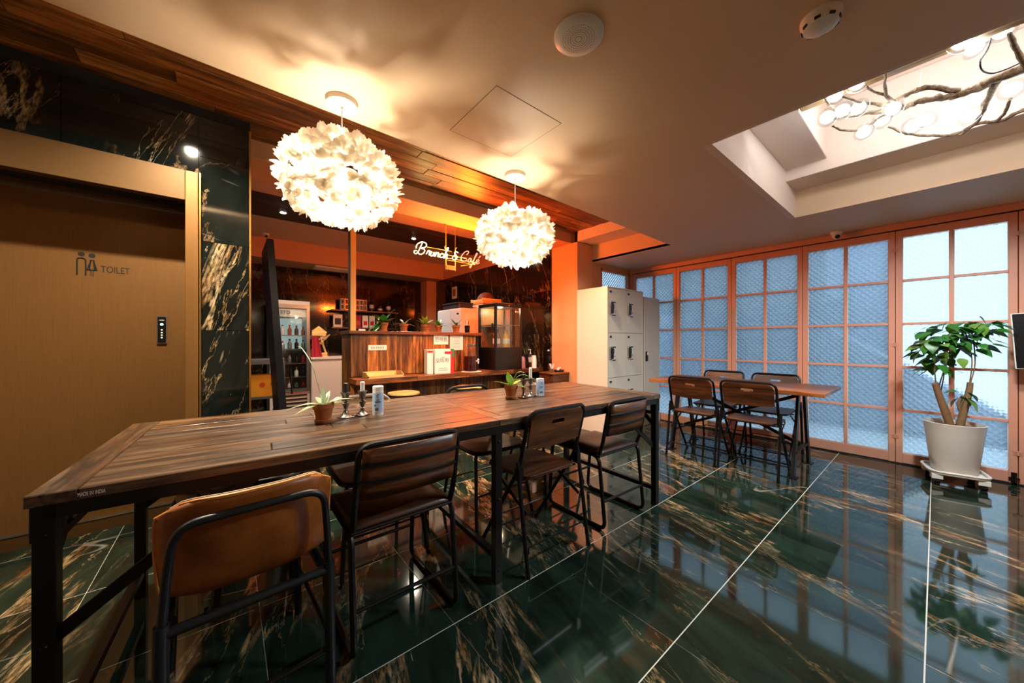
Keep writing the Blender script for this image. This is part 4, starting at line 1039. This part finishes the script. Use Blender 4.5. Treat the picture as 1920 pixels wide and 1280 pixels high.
for pts, r0, r1 in (([tp(-.02,0,.34),tp(-.06,.01,.48),tp(-.10,.02,.62),tp(-.125,.02,.70)],.027,.019),([tp(.0,.02,.34),tp(-.02,.03,.48),tp(-.055,.05,.60)],.019,.014),([tp(.03,-.01,.34),tp(.06,-.02,.50),tp(.095,-.02,.64),tp(.105,-.02,.71)],.024,.017),([tp(.06,.0,.46),tp(.05,.01,.54),tp(.075,.0,.60)],.012,.010)):
    P = spline(pts,5); MB().tube(P,[r0+(r1-r0)*i/(len(P)-1) for i in range(len(P))],10).build('trunk', M['trunk'], po, smooth=True)
def hl(u, v):
    x=(u-.5)*2; hw=.5*(math.sin(PI*min(1,v*.98+.02)**.62)**.9)*(1-.25*v)
    return (x*hw*.085, v*.10, -.016*v*v*2-.10*.085*abs(x)*(.5-v)*-1)
lm = MB().grid(hl,4,6).mesh('leaf', M['leaf'], True); lm2 = MB().grid(hl,4,6).mesh('leaf', M['leaf2'], True)
rt = random.Random(11)
stems = [[tp(-.12,.02,.69),tp(-.13,.02,.85),tp(-.12,.02,1.0)],[tp(-.10,.02,.66),tp(-.07,.0,.85),tp(-.04,.02,1.04)],[tp(-.05,.05,.58),tp(-.01,.05,.8),tp(.0,.04,.98)],[tp(.105,-.02,.70),tp(.13,-.03,.86),tp(.115,-.03,1.08)],[tp(.1,-.02,.70),tp(.105,-.03,.9),tp(.09,.0,1.12)],[tp(.02,0,.36),tp(.025,-.02,.5),tp(.04,-.03,.58)]]
for s_ in stems: MB().tube(spline(s_,6),.0042,6).build('stem', M['trunk'], po, smooth=True)
clus = [(-.13,.02,1.04,26,.12,.06),(-.02,.03,1.08,26,.12,.06),(.12,-.02,1.14,32,.13,.06),(.04,.02,1.02,20,.11,.06),(-.13,.02,.84,13,.10,.07),(.10,-.02,1.0,16,.12,.06),(-.05,.04,.82,9,.09,.06),(.0,.02,.93,12,.12,.06),(.03,-.03,.57,7,.05,.04),(-.18,.03,.96,13,.06,.07),(.19,-.02,1.12,10,.05,.05)]
for (a,d_,z,k,ra,rz_) in clus:
    for i in range(k):
        an = rt.uniform(0,2*PI); rr = ra*math.sqrt(rt.random())
        loc = tp(a*1.06,d_,z+.04)+Vector((rr*math.cos(an),rr*math.sin(an),rt.uniform(-rz_,rz_)-rr*.25))
        inst(lm2 if rt.random()<.18 else lm,'leaf',po,loc,(rt.uniform(-.9,.15),rt.uniform(-.4,.4),an-PI/2+rt.uniform(-.5,.5)),(lambda q:(q,q,q))(rt.uniform(.6,1.05)))
bd = thing('menu_board', 'dark glossy board with a pale rim hung by the potted tree', 'board', (4.62,-.52,1.14))
MB().prism(rrect(.30,.42,.006,2),-.006,.006).xf(Matrix.Rotation(R(-92),4,'Z') @ Matrix.Rotation(R(90),4,'X') @ Matrix.Rotation(R(3),4,'Z')).build('rim', M['whitem'], bd)
MB().prism(rrect(.288,.408,.004,2),.006,.010).xf(Matrix.Rotation(R(-92),4,'Z') @ Matrix.Rotation(R(90),4,'X') @ Matrix.Rotation(R(3),4,'Z')).build('face', M['blackp'], bd)
MB().tube([(0,.1,.2),(0,.1,CZ-1.14)],.0012,4).tube([(0,-.1,.2),(0,-.1,CZ-1.14)],.0012,4).build('hanging_wire', M['silver'], bd)

# ================================================================== the bar counter
ct = thing('bar_counter', 'bar counter clad in mixed upright wooden planks with a ledge', 'counter', (1.0,3.9,0))
CT = 1.245
MB().box(.01,1.62,.022,.34,0,CT-.04).box(1.62,2.56,.022,.2,0,.70).build('core', M['shadow'], ct)
x = 0.0
while x < 2.55:
    wd = min(random.choice((.07,.085,.1,.11,.12)), 2.56-x)
    if x+wd < 1.64: MB().box(0,wd-.002,0,.02,0,CT-.03-.76).build('plank', M['plankz'], ct, loc=(x,random.uniform(-.002,.002),.755), bevel=.0015, seg=1)
    MB().box(0,wd-.002,0,.02,0,.70).build('plank', M['plankz'], ct, loc=(x,random.uniform(-.002,.002),.0), bevel=.0015, seg=1)
    x += wd
for q in range(3): MB().box(0,.014,0,.105,0,CT-.04).build('plank', M['plankz'], ct, loc=(-.006,.02+q*.107,0))
MB().box(-.02,.8,-.03,.36,CT-.035,CT).build('top_board', M['plankx'], ct, bevel=.003)
MB().box(.802,1.64,-.03,.36,CT-.035,CT).build('top_board', M['plankx'], ct, bevel=.003)
for i, (a, b_) in enumerate(((-.02,.62),(.622,1.3),(1.302,2.0),(2.002,2.56))):
    MB().box(0,b_-a,0,.27,0,.055).build('ledge_board', M['plankx'], ct, loc=(a,-.275,.695), bevel=.003)
ps = thing('timber_post', 'pale gold square post standing on the counter up to the ceiling', 'post', (1.03,3.945,CT))
MB().box(-.028,.028,-.028,.028,0,KZ-CT).build('shaft', M['postpaint'], ps, bevel=.002)
MB().box(-.034,-.0285,-.028,.04,0,KZ-CT).build('side_strip', M['shadow'], ps)
# papers taped to the planks
def notice(x, z, wd, ht, label, fn):
    p = thing('paper_notice', label, 'notice', (x,3.8935,z)); MB().box(-wd/2,wd/2,0,.002,-ht/2,ht/2).build('sheet', M['paper'], p); fn(p)
def glyphs(p):
    mb = MB()
    for x_ in (-.062,-.04,-.012,.012,.036,.06): mb.box(x_-.007,x_+.007,-.0006,0,.004,.009).box(x_-.007,x_-.003,-.0006,0,-.01,.004).box(x_+.002,x_+.006,-.0006,0,-.01,.006).box(x_-.007,x_+.007,-.0006,0,-.012,-.009)
    mb.build('small_print', M['trunk'], p)
notice(1.277,1.062,.2,.056,'narrow white paper strip with small lettering on the counter planks', glyphs)
notice(2.05,1.155,.2,.125,'white paper sign with large Korean lettering on the counter planks', lambda p: text('판매용', .062, M['ink'], p, faceM((0,-.0008,0)), ext=.0002))
def lines(p):
    mb = MB(); r_ = random.Random(2)
    for i in range(8): ww = r_.uniform(.05,.075); mb.box(-ww,ww*.8,-.001,-.0002,.065-i*.019,.068-i*.019)
    mb.build('small_print', M['trunk'], p)
notice(2.27,1.115,.19,.19,'cream letter sheet with lines of small print beside the Korean sign', lines)
# on the ledge
LZ = .7505
tr = thing('serving_tray', 'shallow pine tray with sloped ends on the counter ledge', 'tray', (1.295,3.765,LZ))
MB().box(-.19,.19,-.11,.11,0,.008).build('base', M['rawwood'], tr)
MB().box(-.19,.19,.1,.11,.008,.055).build('back_wall', M['rawwood'], tr)
MB().box(-.19,.19,-.11,-.1,.008,.022).build('front_lip', M['rawwood'], tr)
Ms = Matrix(((0,0,1,0),(1,0,0,0),(0,1,0,0),(0,0,0,1)))
for xx in (-.19,.18): MB().prism([(-.11,.008),(.11,.008),(.11,.055),(-.03,.055),(-.11,.02)],xx,xx+.01,Ms).build('side_wall', M['rawwood'], tr)
gb = thing('gift_box', 'white gift carton with red side panel and Korean title on the ledge', 'box', (2.00,3.75,LZ), R(-6))
MB().box(-.12,.12,-.05,.07,0,.29).build('carton', M['paper'], gb, bevel=.002)
MB().box(.075,.1205,-.0515,.0715,.0,.29).build('red_panel', M['redprint'], gb)
MB().box(.085,.1207,-.0518,.0,.2,.29).build('green_print', M['green'], gb)
MB().box(.0,.1,-.0522,-.05,.232,.262).build('red_ribbon', M['redprint'], gb)
text('오미자', .062, M['ink'], gb, faceM((-.03,-.0508,.15)), ext=.0002); 
MB().box(-.07,.03,-.0508,-.05,.06,.064).box(-.08,.04,-.0508,-.05,.04,.044).box(-.04,.0,-.0508,-.05,.188,.194).build('small_print', M['trunk'], gb)
g2 = thing('gift_box', 'second white gift carton standing behind the Korean titled one', 'box', (1.838,3.79,LZ), R(-6))
MB().box(-.04,.03,-.05,.06,0,.285).build('carton', M['paper'], g2, bevel=.002); MB().box(-.038,.028,-.052,-.05,.25,.272).build('red_ribbon', M['redprint'], g2)
jr = thing('drink_dispenser', 'glass drink jar of dark red tea with a tap on the ledge', 'jar', (2.385,3.74,LZ))
MB().lathe([(.075,0),(.088,.01),(.09,.2),(.082,.26),(.055,.29),(.055,.32)],28,cap1=False).build('glass_body', M['thin'], jr, smooth=True)
MB().lathe([(.072,.006),(.084,.014),(.086,.19),(.001,.191)],28,cap1=False).build('drink', M['drink'], jr, smooth=True)
MB().lathe([(.058,.315),(.06,.32),(.06,.345),(.001,.35)],24,cap1=False).build('lid', M['silver'], jr, smooth=True)
MB().tube([(.03,-.085,.13),(.035,-.125,.13)],.01,8).tube([(.035,-.12,.14),(.035,-.12,.1)],.009,8).ball((.035,-.12,.15),.014).build('tap', M['whitem'], jr, smooth=True)
cl = tag(MB().lathe([(.13,0),(.128,.003)],28).build('paper_doily', M['paper'], loc=(2.40,3.75,LZ-.0005)), 'round white paper mat under the glass drink jar', 'mat')
jr.location.z = LZ+.003
# countertop showcase fridge
fr = thing('display_fridge', 'black countertop display fridge with glass sides and juice bottles', 'fridge', (2.70,3.64,LZ))
FW,FD,FH = .46,.40,.885
MB().box(0,FW,0,FD,0,.30).build('base_unit', M['blackp'], fr, bevel=.004)
MB().box(0,FW,0,FD,FH-.045,FH).build('top_frame', M['blackp'], fr, bevel=.004)
for a in (0,FW-.028):
    for b_ in (0,FD-.028): MB().box(a,a+.028,b_,b_+.028,.30,FH-.045).build('corner_post', M['blackp'], fr)
MB().box(.03,FW-.03,.004,.008,.30,FH-.045).build('front_glass', M['thin'], fr); MB().box(.004,.008,.03,FD-.03,.30,FH-.045).build('side_glass', M['thin'], fr)
MB().box(.03,FW-.03,FD-.01,FD-.004,.30,FH-.045).build('back_panel', plain('fridge_lining','#b98a5a',.4), fr)
MB().box(.02,FW-.02,.02,FD-.02,.60,.605).build('shelf', M['silver'], fr)
lamp('POINT', 'bottle_fill_light', (FW*.5,FD*.5,FH-.07), 1.6, (1,.72,.42), .03, fr)  # added fill so the bottles show; no lamp is known in here
MB().box(FW-.12,FW-.04,.001,.004,FH-.11,FH-.09).build('badge', M['silver'], fr)
MB().tube([(-.012,.05,.62),(-.012,.05,.52)],.012,8).build('handle', M['blackp'], fr)
MB().lathe([(.008,0),(.008,.003)],10).xf(faceM((FW*.5,0,FH-.022))).build('lock', M['silver'], fr)
for i, (bx_, mt, lab) in enumerate(((.09,'juice_r','left juice bottle with dark red drink in the display fridge'),(.17,'juice_r','middle juice bottle with dark red drink in the display fridge'),(.26,'juice_y','yellow juice bottle in the display fridge'),(.34,'juice_y','yellow juice bottle at the hinge side of the display fridge'))):
    b_ = thing('juice_bottle', lab, 'bottle', (2.70+bx_,3.64+.12+(i%2)*.06,LZ+.30), 0, 'juice bottles in the display fridge')
    MB().lathe([(.034,0),(.036,.01),(.036,.14),(.03,.17),(.014,.2),(.014,.225)],18).build('bottle', M[mt], b_, smooth=True)
    MB().lathe([(.016,.22),(.016,.245)],14).build('cap', M['juice_y'] if i>1 else M['black'], b_)
    MB().lathe([(.0364,.05),(.0364,.12)],18,cap0=False,cap1=False).build('label_band', M['paper'], b_, smooth=True)
# appliances behind the counter
ap = thing('water_purifier', 'white and cream boxy appliance behind the counter', 'appliance', (2.62,4.36,0))
MB().box(0,.30,0,.72,0,1.62).build('body', M['kwhite'], ap, bevel=.006)
MB().box(-.006,0,.30,.72,.9,1.6).box(-.006,0,.01,.295,.9,1.6).build('front_door', plain('blue_lit_door','#c3d4e4',.3), ap); MB().box(.06,.24,-.003,0,.9,1.55).build('sticker', M['cream'], ap)  # white door tinted blue for the kitchen light falling on it
MB().box(-.008,-.006,.06,.12,1.53,1.55).build('badge', M['ink'], ap)
cb = thing('cream_cupboard', 'tall cream cupboard behind the black display fridge', 'cupboard', (2.94,4.28,0))
MB().box(0,.52,0,.5,0,1.70).build('carcass', M['cream'], cb, bevel=.004); MB().box(-.01,.56,-.03,.5,1.70,1.73).build('top_panel', M['rawwood'], cb)
MB().box(.01,.25,-.012,0,.1,1.68).build('door', M['cream'], cb); MB().box(.27,.51,-.012,0,.1,1.68).build('door', M['cream'], cb); MB().box(.2,.225,-.03,-.012,1.36,1.46).build('handle', M['blackp'], cb)
MB().box(.03,.15,-.014,-.012,1.3,1.5).build('flyer', M['paper'], cb)
wt_ = thing('wooden_crate', 'shallow orange wooden tray on top of the cream cupboard', 'tray', (3.14,4.48,1.73))
MB().box(-.18,.18,-.16,.16,0,.04).build('base', M['rawwood'], wt_, bevel=.003)
MB().box(-.18,.18,-.16,-.15,.04,.055).box(-.18,.18,.15,.16,.04,.055).build('rim', M['rawwood'], wt_)
fc = thing('food_cover', 'dark woven domed food cover on top of the wooden tray', 'food cover', (3.14,4.48,1.771))
MB().lathe([(.142*math.cos(R(a)),.13*math.sin(R(a))) for a in range(0,91,10)],28,cap1=False).build('dome', M['wicker'], fc, smooth=True)
MB().tube([(.142*math.cos(a*PI/12),.142*math.sin(a*PI/12),.004) for a in range(24)],.005,6,closed=True).build('rim', M['wicker'], fc)
ob = thing('storage_basket', 'dark blue storage tray on top of the white appliance', 'basket', (2.77,4.72,1.62))
MB().prism(rrect(.26,.5,.03),0,.09).build('body', plain('navy_plastic','#1c1e2e',.5), ob, bevel=.004); MB().tube([(x_,y_,.088) for x_,y_ in rrect(.27,.51,.03)],.006,6,closed=True).build('rim', plain('navy_rim','#23263a',.5), ob)
# plants along the counter top
CZT = CT+.0005
potplant((1.392,4.05,CZT),'bushy round leaved plant in terracotta on the counter beside the post',.055,.105,
  [(a*40,rr,.15,.085,.35) for a,rr in zip(range(9),(50,30,55,20,60,35,45,70,25))]+[(95,5,.2,.08,.8),(120,-5,.2,.08,.7)],M['leaf'],'potted plants on the counter',[[(0,0,.1),(.05,-.03,.2),(.12,-.05,.26)],[(0,0,.1),(-.06,0,.18),(-.14,-.02,.17)]])
potplant((1.637,4.05,CZT),'spidery pale leaved plant in terracotta on the counter',.05,.095,[(a*45,rr,.13,.022,.5) for a,rr in zip(range(8),(60,35,25,50,40,20,65,30))],M['leafv'],'potted plants on the counter')
potplant((1.918,4.05,CZT),'tall bushy plant in terracotta at the middle of the counter',.05,.095,[(a*40,rr,.14,.045,.3) for a,rr in zip(range(9),(70,60,45,75,55,35,65,50,80))],M['leaf2'],'potted plants on the counter')
potplant((2.096,4.05,CZT),'broad dark leaved plant in terracotta before the white appliance',.046,.09,[(a*60+15,rr,.13,.05,.5) for a,rr in zip(range(6),(50,30,60,40,25,70))],M['leaf'],'potted plants on the counter')
potplant((2.354,4.05,CZT),'thin leaved plant in dark terracotta beside the pen cup',.052,.10,[(a*52,rr,.14,.03,.4) for a,rr in zip(range(7),(55,35,65,40,30,60,45))],M['leaf'],'potted plants on the counter',[[(0,0,.08),(.06,0,.16),(.12,0,.2)]])
pc = thing('pen_cup', 'black pen cup with pens on the counter end', 'cup', (2.52,4.04,CZT))
MB().lathe([(.032,0),(.036,.1),(.033,.1)],16,cap1=True).build('cup', M['blackp'], pc, smooth=True)
for i,(a,mt) in enumerate(((0,'darkblue'),(1.3,'silver'),(2.6,'orangeprint'),(3.9,'white'),(5.2,'ink'))): MB().tube([(.012*math.cos(a),.012*math.sin(a),.09),(.026*math.cos(a),.026*math.sin(a),.165)],.004,6).build('pen', M[mt], pc)
tag(MB().prism(rrect(.07,.03,.008),0,.02).build('eraser', M['white'], loc=(1.135,3.98,CZT), bevel=.003), 'small white block on the counter at the foot of the post', 'block')
# right end of the ledge
kt = thing('electric_kettle', 'small pink kettle with black handle on the ledge', 'kettle', (3.235,3.74,LZ))
MB().lathe([(.058,0),(.06,.01),(.052,.13),(.044,.158),(.02,.17),(.001,.172)],24,cap1=False).build('body', M['pink'], kt, smooth=True)
MB().tube(spline([(.04,-.03,.15),(.075,-.04,.14),(.085,-.04,.08),(.06,-.035,.03)],5),.009,8).build('handle', M['blackp'], kt, smooth=True)
MB().tube(spline([(0,0,.17),(-.01,0,.22),(-.03,.0,.25),(-.03,0,.3)],5),.003,6).build('tall_spout', M['silver'], kt, smooth=True)
ww = thing('wall_shelf_block', 'low dark wooden box shelf against the orange pier', 'box', (3.40,3.26,0))
MB().box(-.14,.165,-.12,.14,0,.70).build('body', M['chairwood'], ww, bevel=.004); MB().box(-.15,.165,-.13,.14,.70,.72).build('top_board', M['plankx'], ww, bevel=.003)
so = thing('soap_dispenser', 'clear pump bottle of hand soap by the marble wall', 'dispenser', (3.39,3.72,LZ))
MB().lathe([(.034,0),(.038,.01),(.038,.09),(.026,.115),(.012,.12)],20).build('bottle', M['thin'], so, smooth=True)
MB().lathe([(.032,.003),(.034,.07),(.001,.071)],18,cap1=False).build('soap', M['whitem'], so, smooth=True)
MB().lathe([(.012,.12),(.012,.135),(.005,.137),(.005,.175),(.01,.177),(.01,.187)],12).tube([(0,0,.183),(-.045,0,.179)],.005,6).build('pump', M['white'], so, smooth=True)
MB().box(-.02,.02,-.0395,-.0375,.03,.08).build('label_band', M['paper'], so)
sb = thing('soap_stand', 'small dark riser under the soap dispenser', 'riser', (3.39,3.72,LZ))
MB().box(-.06,.06,-.05,.05,0,.075).build('body', M['chairwood'], sb, bevel=.003); MB().box(-.064,.064,-.054,.054,.075,.08).build('top', M['plankx'], sb)
so.location.z = LZ+.081
pcup = thing('paper_cup_stack', 'stack of upturned white paper cups beside the wooden box', 'cups', (3.23,3.47,LZ-.0))
mb = MB()
MB().box(-.05,.05,-.05,.05,-.0,.02).build('base_tray', M['chairwood'], pcup)
for i in range(6): MB().lathe([(.034,.02+i*.018),(.026,.10+i*.018)],18).build('cup', M['white'], pcup, smooth=True)
for i,(x_,y_,lab,mt) in enumerate(((3.31,3.21,'glass cup of white spoons on the wooden box','white'),(3.37,3.28,'cup of wooden stirrers on the wooden box','rawwood'))):
    u = thing('utensil_cup', lab, 'cup', (x_,y_,.7205), 0, 'utensil cups'); MB().lathe([(.024,0),(.028,.07)],16).build('cup', M['thin'] if i==0 else M['trunk'], u, smooth=True)
    for a in range(6): MB().tube([(.012*math.cos(a),.012*math.sin(a),.05),(.03*math.cos(a+.3),.03*math.sin(a+.3),.115)],.004,5).build('utensil', M[mt], u)
tw = thing('wicker_tray', 'dark woven tray on the wooden box shelf', 'tray', (3.475,3.24,.7205)); MB().lathe([(.06,0),(.075,.022),(.07,.022),(.058,.004)],20).build('tray', M['wicker'], tw, smooth=True); MB().tube([(.073*math.cos(a*PI/10),.073*math.sin(a*PI/10),.022) for a in range(20)],.004,5,closed=True).build('rim', M['wicker'], tw)
for i,(x_,y_) in enumerate(((3.455,3.225),(3.495,3.25))):
    tt = thing('rolled_towel', ('rolled white hand towel at the near side of the woven tray','rolled white hand towel at the wall side of the woven tray')[i], 'towel', (x_,y_,.745), R(30), 'rolled towels'); MB().tube([(-.04,0,.018),(.04,0,.018)],.018,12).build('roll', M['white'], tt, smooth=True); MB().tube([(.041,.008*math.cos(a),.018+.008*math.sin(a)) for a in [i_*PI/5 for i_ in range(10)]],.0012,4).build('fold', M['cream2'], tt)

# ================================================================== the kitchen behind
lb = thing('leaning_board', 'tall black wooden board leaning in the kitchen opening', 'board', (.44,4.0,0))
MB().prism([(-.025,0),(.03,0),(-.105,2.1),(-.155,2.1)],0,.66,Matrix(((1,0,0,0),(0,0,1,0),(0,1,0,0),(0,0,0,1)))).build('panel', M['black'], lb, bevel=.003)
MB().prism([(-.028,0),(.033,0),(-.102,2.1),(-.158,2.1)],-.012,0,Matrix(((1,0,0,0),(0,0,1,0),(0,1,0,0),(0,0,0,1)))).build('edge_strip', M['gunmetal'], lb)
MB().tube([(.045,-.02,.62),(.03,-.02,.86)],.008,8).build('pull_handle', M['blackp'], lb)
kf = thing('glass_door_fridge', 'tall white glass door fridge stocked with bottles in the kitchen', 'fridge', (.5,6.45,0))
MB().box(0,.54,.04,.6,0,.33).box(0,.54,.04,.6,1.6,1.78).box(0,.03,.04,.6,.33,1.6).box(.51,.54,.04,.6,.33,1.6).box(.03,.51,.56,.6,.33,1.6).build('cabinet', M['kwhite'], kf, bevel=.004)
MB().box(.01,.05,.01,.04,.34,1.72).box(.49,.53,.01,.04,.34,1.72).box(.05,.49,.01,.04,.34,.38).box(.05,.49,.01,.04,1.66,1.72).build('door_frame', M['silver'], kf)
MB().box(.05,.49,.022,.026,.38,1.66).build('door_glass', M['thin'], kf)
MB().box(.05,.49,.03,.035,1.52,1.66).build('header_panel', M['white'], kf); text('ETO', .07, M['darkblue'], kf, faceM((.2,.0205,1.59)), 'brand_print')
for z in (.55,.77,1.0,1.22): MB().box(.03,.51,.06,.55,z,z+.012).build('shelf', M['silver'], kf)
for z in (.08,.14,.2,.26): MB().box(.04,.50,.028,.04,z,z+.02).build('grille_slat', M['gunmetal'], kf)
MB().box(.04,.5,.54,.555,1.0,1.52).build('lit_panel', emit('fridge_lamp',(.8,1,.95),.12), kf)
rk = random.Random(3)
for z in (.39,.563,.783,1.013,1.233):
    for i in range(5):
        b_ = thing('drink_bottle', 'small bottle in the glass door fridge, %s shelf, %s from the leaning board' % ({.39:'lowest',.563:'second',.783:'middle',1.013:'fourth',1.233:'top'}[z], ('first','second','third','fourth','fifth')[i]), 'bottle', (.5+.08+i*.095,6.45+.14,z), 0, 'bottles in the glass door fridge')
        h_ = rk.uniform(.10,.15); MB().lathe([(.028,0),(.03,h_*.6),(.012,h_*.8),(.012,h_)],10).build('bottle', M[rk.choice(('white','juice_r','drink','steel','blackp'))], b_, smooth=True); MB().lathe([(.014,h_),(.014,h_+.015)],8).build('cap', M[rk.choice(('white','blackp','redprint'))], b_)
kc = thing('kitchen_cabinet', 'white kitchen base cabinet beside the fridge', 'cabinet', (1.05,6.42,0))
MB().box(0,.72,.02,.62,0,.83).build('carcass', M['kwhite'], kc); MB().box(-.005,.73,-.01,.62,.835,.87).build('worktop', M['kwhite'], kc, bevel=.003)
MB().box(.005,.50,0,.02,.03,.80).build('door', M['kwhite'], kc, bevel=.002); MB().box(.505,.715,0,.02,.03,.80).build('door', M['kwhite'], kc, bevel=.002)
tw = tag(MB().grid(lambda u,v:(.14*(u-.5)+.01*v, -.004+.008*math.sin(u*9)-.02*(v>.9), -.30*(1-v)),8,5).build('dish_towel', M['mustard'], loc=(1.60,6.40,.875), solid=.006), 'olive green dish towel hanging over the white cabinet edge', 'towel')
ws = thing('wooden_stand', 'plywood tower shaped stand with a little roof on the kitchen cabinet', 'stand', (1.19,6.62,.87))
for s in (-1,1): MB().tube(spline([(s*.13,0,0),(s*.10,0,.10),(s*.05,0,.26),(s*.03,0,.42)],4),.016,6).build('leg', M['rawwood'], ws)
MB().box(-.10,.13,-.02,.02,.0,.07).build('base', M['rawwood'], ws); MB().box(-.08,.08,-.02,.02,.21,.25).build('deck', M['rawwood'], ws)
MB().prism([(-.1,.36),(.1,.36),(.12,.42),(0,.52),(-.1,.44)],-.03,.03,Matrix(((1,0,0,0),(0,0,1,0),(0,1,0,0),(0,0,0,1)))).build('roof', M['rawwood'], ws)
MB().bar((-.09,0,.25),(.14,0,.36),.012,.02).bar((.05,0,.25),(.17,0,.38),.012,.02).build('peg', M['rawwood'], ws)
rc = tag(MB().grid(lambda u,v:(-.06+.11*(u-.5)*(1.4-.6*v)+.03*(1-v), -.045+.012*math.sin(u*11), .0+.34*v),10,8).build('red_apron', M['red'], loc=(1.19,6.62,.871), solid=.006), 'folded red cloth draped over the plywood stand', 'cloth')
bw = thing('wire_bowl', 'pale round bowl lid leaning behind the plywood stand', 'lid', (1.22,6.86,.87)); MB().lathe([(.14,0),(.13,.05),(.08,.10),(.001,.12)],24,cap1=False).build('dome', M['kwhite'], bw, smooth=True, loc=(0,0,.3)); MB().lathe([(.03,0),(.03,.3)],10).build('pole', M['kwhite'], bw); 
for z, x0, x1, lab in ((1.73,1.49,2.75,'upper dark wooden wall shelf in the kitchen'),(1.40,1.49,2.75,'lower dark wooden wall shelf in the kitchen')):
    sh_ = thing('wall_shelf', lab, 'shelf', ((x0+x1)/2,7.2,z), 0, 'kitchen wall shelves'); MB().box(-(x1-x0)/2,(x1-x0)/2,-.12,.12,-.025,0).build('board', M['plankx'], sh_, bevel=.002)
    for q in (-.4,.4): MB().bar((q,.11,-.12),(q,-.08,-.026),.012,.02).bar((q,.112,-.14),(q,.112,-.026),.012,.012).build('bracket', M['black'], sh_)
names = ['cream box with gold spine on the upper kitchen shelf, %s from the fridge side' % s for s in ('first','second','third','fourth','fifth','sixth')]
for i in range(6):
    x_ = 1.68+i*.072 if i < 3 else 1.95+(i-3)*.072
    b_ = thing('spice_box', names[i], 'box', (x_,7.17,1.7305), 0, 'boxes on the upper kitchen shelf'); MB().box(-.032,.032,-.06,.06,0,.215).build('carton', M['paper'] if i%2==0 else M['gold'], b_); MB().box(-.022,.022,-.0615,-.06,.02,.095).box(-.022,.022,-.0615,-.06,.115,.195).build('print', M['trunk'], b_)
for i in range(3):
    b_ = thing('dark_bottle', 'dark bottle with pale label on the upper kitchen shelf, %s from the boxes'%('first','second','third')[i], 'bottle', (2.23+i*.17,7.17,1.7305), 0, 'dark bottles on the upper kitchen shelf')
    h_ = (.24,.12,.22)[i]; MB().lathe([(.045,0),(.045,h_*.65),(.02,h_*.8),(.02,h_)],14).build('bottle', M['blackp'], b_, smooth=True); MB().lathe([(.0455,h_*.25),(.0455,h_*.55)],14,cap0=False,cap1=False).build('label_band', M['cream2'], b_)
pf = thing('picture_frame', 'small cream framed photo on the lower kitchen shelf', 'picture', (1.61,7.17,1.4005)); MB().box(-.08,.08,-.01,.01,0,.24).build('frame', M['cream'], pf, bevel=.003); MB().box(-.052,.052,-.0115,-.01,.05,.17).build('photo', M['ink'], pf)
for i in range(4):
    b_ = thing('snack_packet', 'printed packet on the lower kitchen shelf, %s from the post'%('first','second','third','fourth')[i], 'packet', (1.97+i*.13,7.16,1.4005), 0, 'packets on the lower kitchen shelf'); MB().box(-.055,.055,-.03,.03,0,.24).build('packet', M[('red','paper','kwhite','leather_d')[i]], b_, bevel=.004); MB().box(-.035,.035,-.0315,-.03,.05,.13).build('print', M[('orangeprint','redprint','red','paper')[i]], b_)
kr = thing('steel_rack', 'low stainless steel kitchen rack behind the leaning board', 'rack', (.16,5.4,0))
for z in (.40,.84): MB().box(-.1,.42,0,.45,z,z+.03).build('shelf', M['steel'], kr)
for x_ in (-.1,.40):
    for y_ in (0,.43): MB().box(x_,x_+.02,y_,y_+.02,0,.84).build('leg', M['steel'], kr)
tag(MB().box(-.1,.4,.02,.4,0,.03).build('baking_tray', M['steel'], loc=(.17,5.4,.8705), bevel=.004), 'steel baking tray lying on the kitchen rack', 'tray')
yb = thing('yellow_carton', 'yellow cardboard carton with orange logo on the rack shelf', 'carton', (.36,5.42,.4305)); MB().box(-.14,.14,0,.25,0,.27).build('carton', M['yellow'], yb, bevel=.002); MB().lathe([(.03,0),(.03,.001)],16).xf(faceM((-.02,-.0005,.15))).build('logo', M['orangeprint'], yb); text('BE', .05, M['ink'], yb, faceM((.09,-.001,.15)),ext=.0004)
vw = thing('air_grille', 'white rectangular air grille under the kitchen fascia', 'grille', (1.5,6.95,BZ)); MB().box(-.33,.33,-.15,.15,-.02,.004).build('frame', M['white'], vw, bevel=.004)
for i in range(6): MB().box(-.3,.3,-.12+i*.045,-.105+i*.045,-.024,-.02).build('slat', M['cream2'], vw)
pp = thing('wall_picture', 'small framed picture on the dark marble end wall', 'picture', (XR-.012,6.2,2.12)); MB().box(0,.012,-.09,.09,-.12,.12).build('frame', M['cream'], pp, bevel=.002); MB().box(-.001,0,-.05,.05,-.07,.07).build('photo', M['trunk'], pp)
tag(MB().lathe([(.012,0),(.012,.02),(.006,.03)],10).xf(Matrix.Rotation(R(-90),4,'Y')).build('wall_hook', M['white'], loc=(XR,3.52,1.0)), 'tiny white hook on the marble beside the orange pier', 'hook')
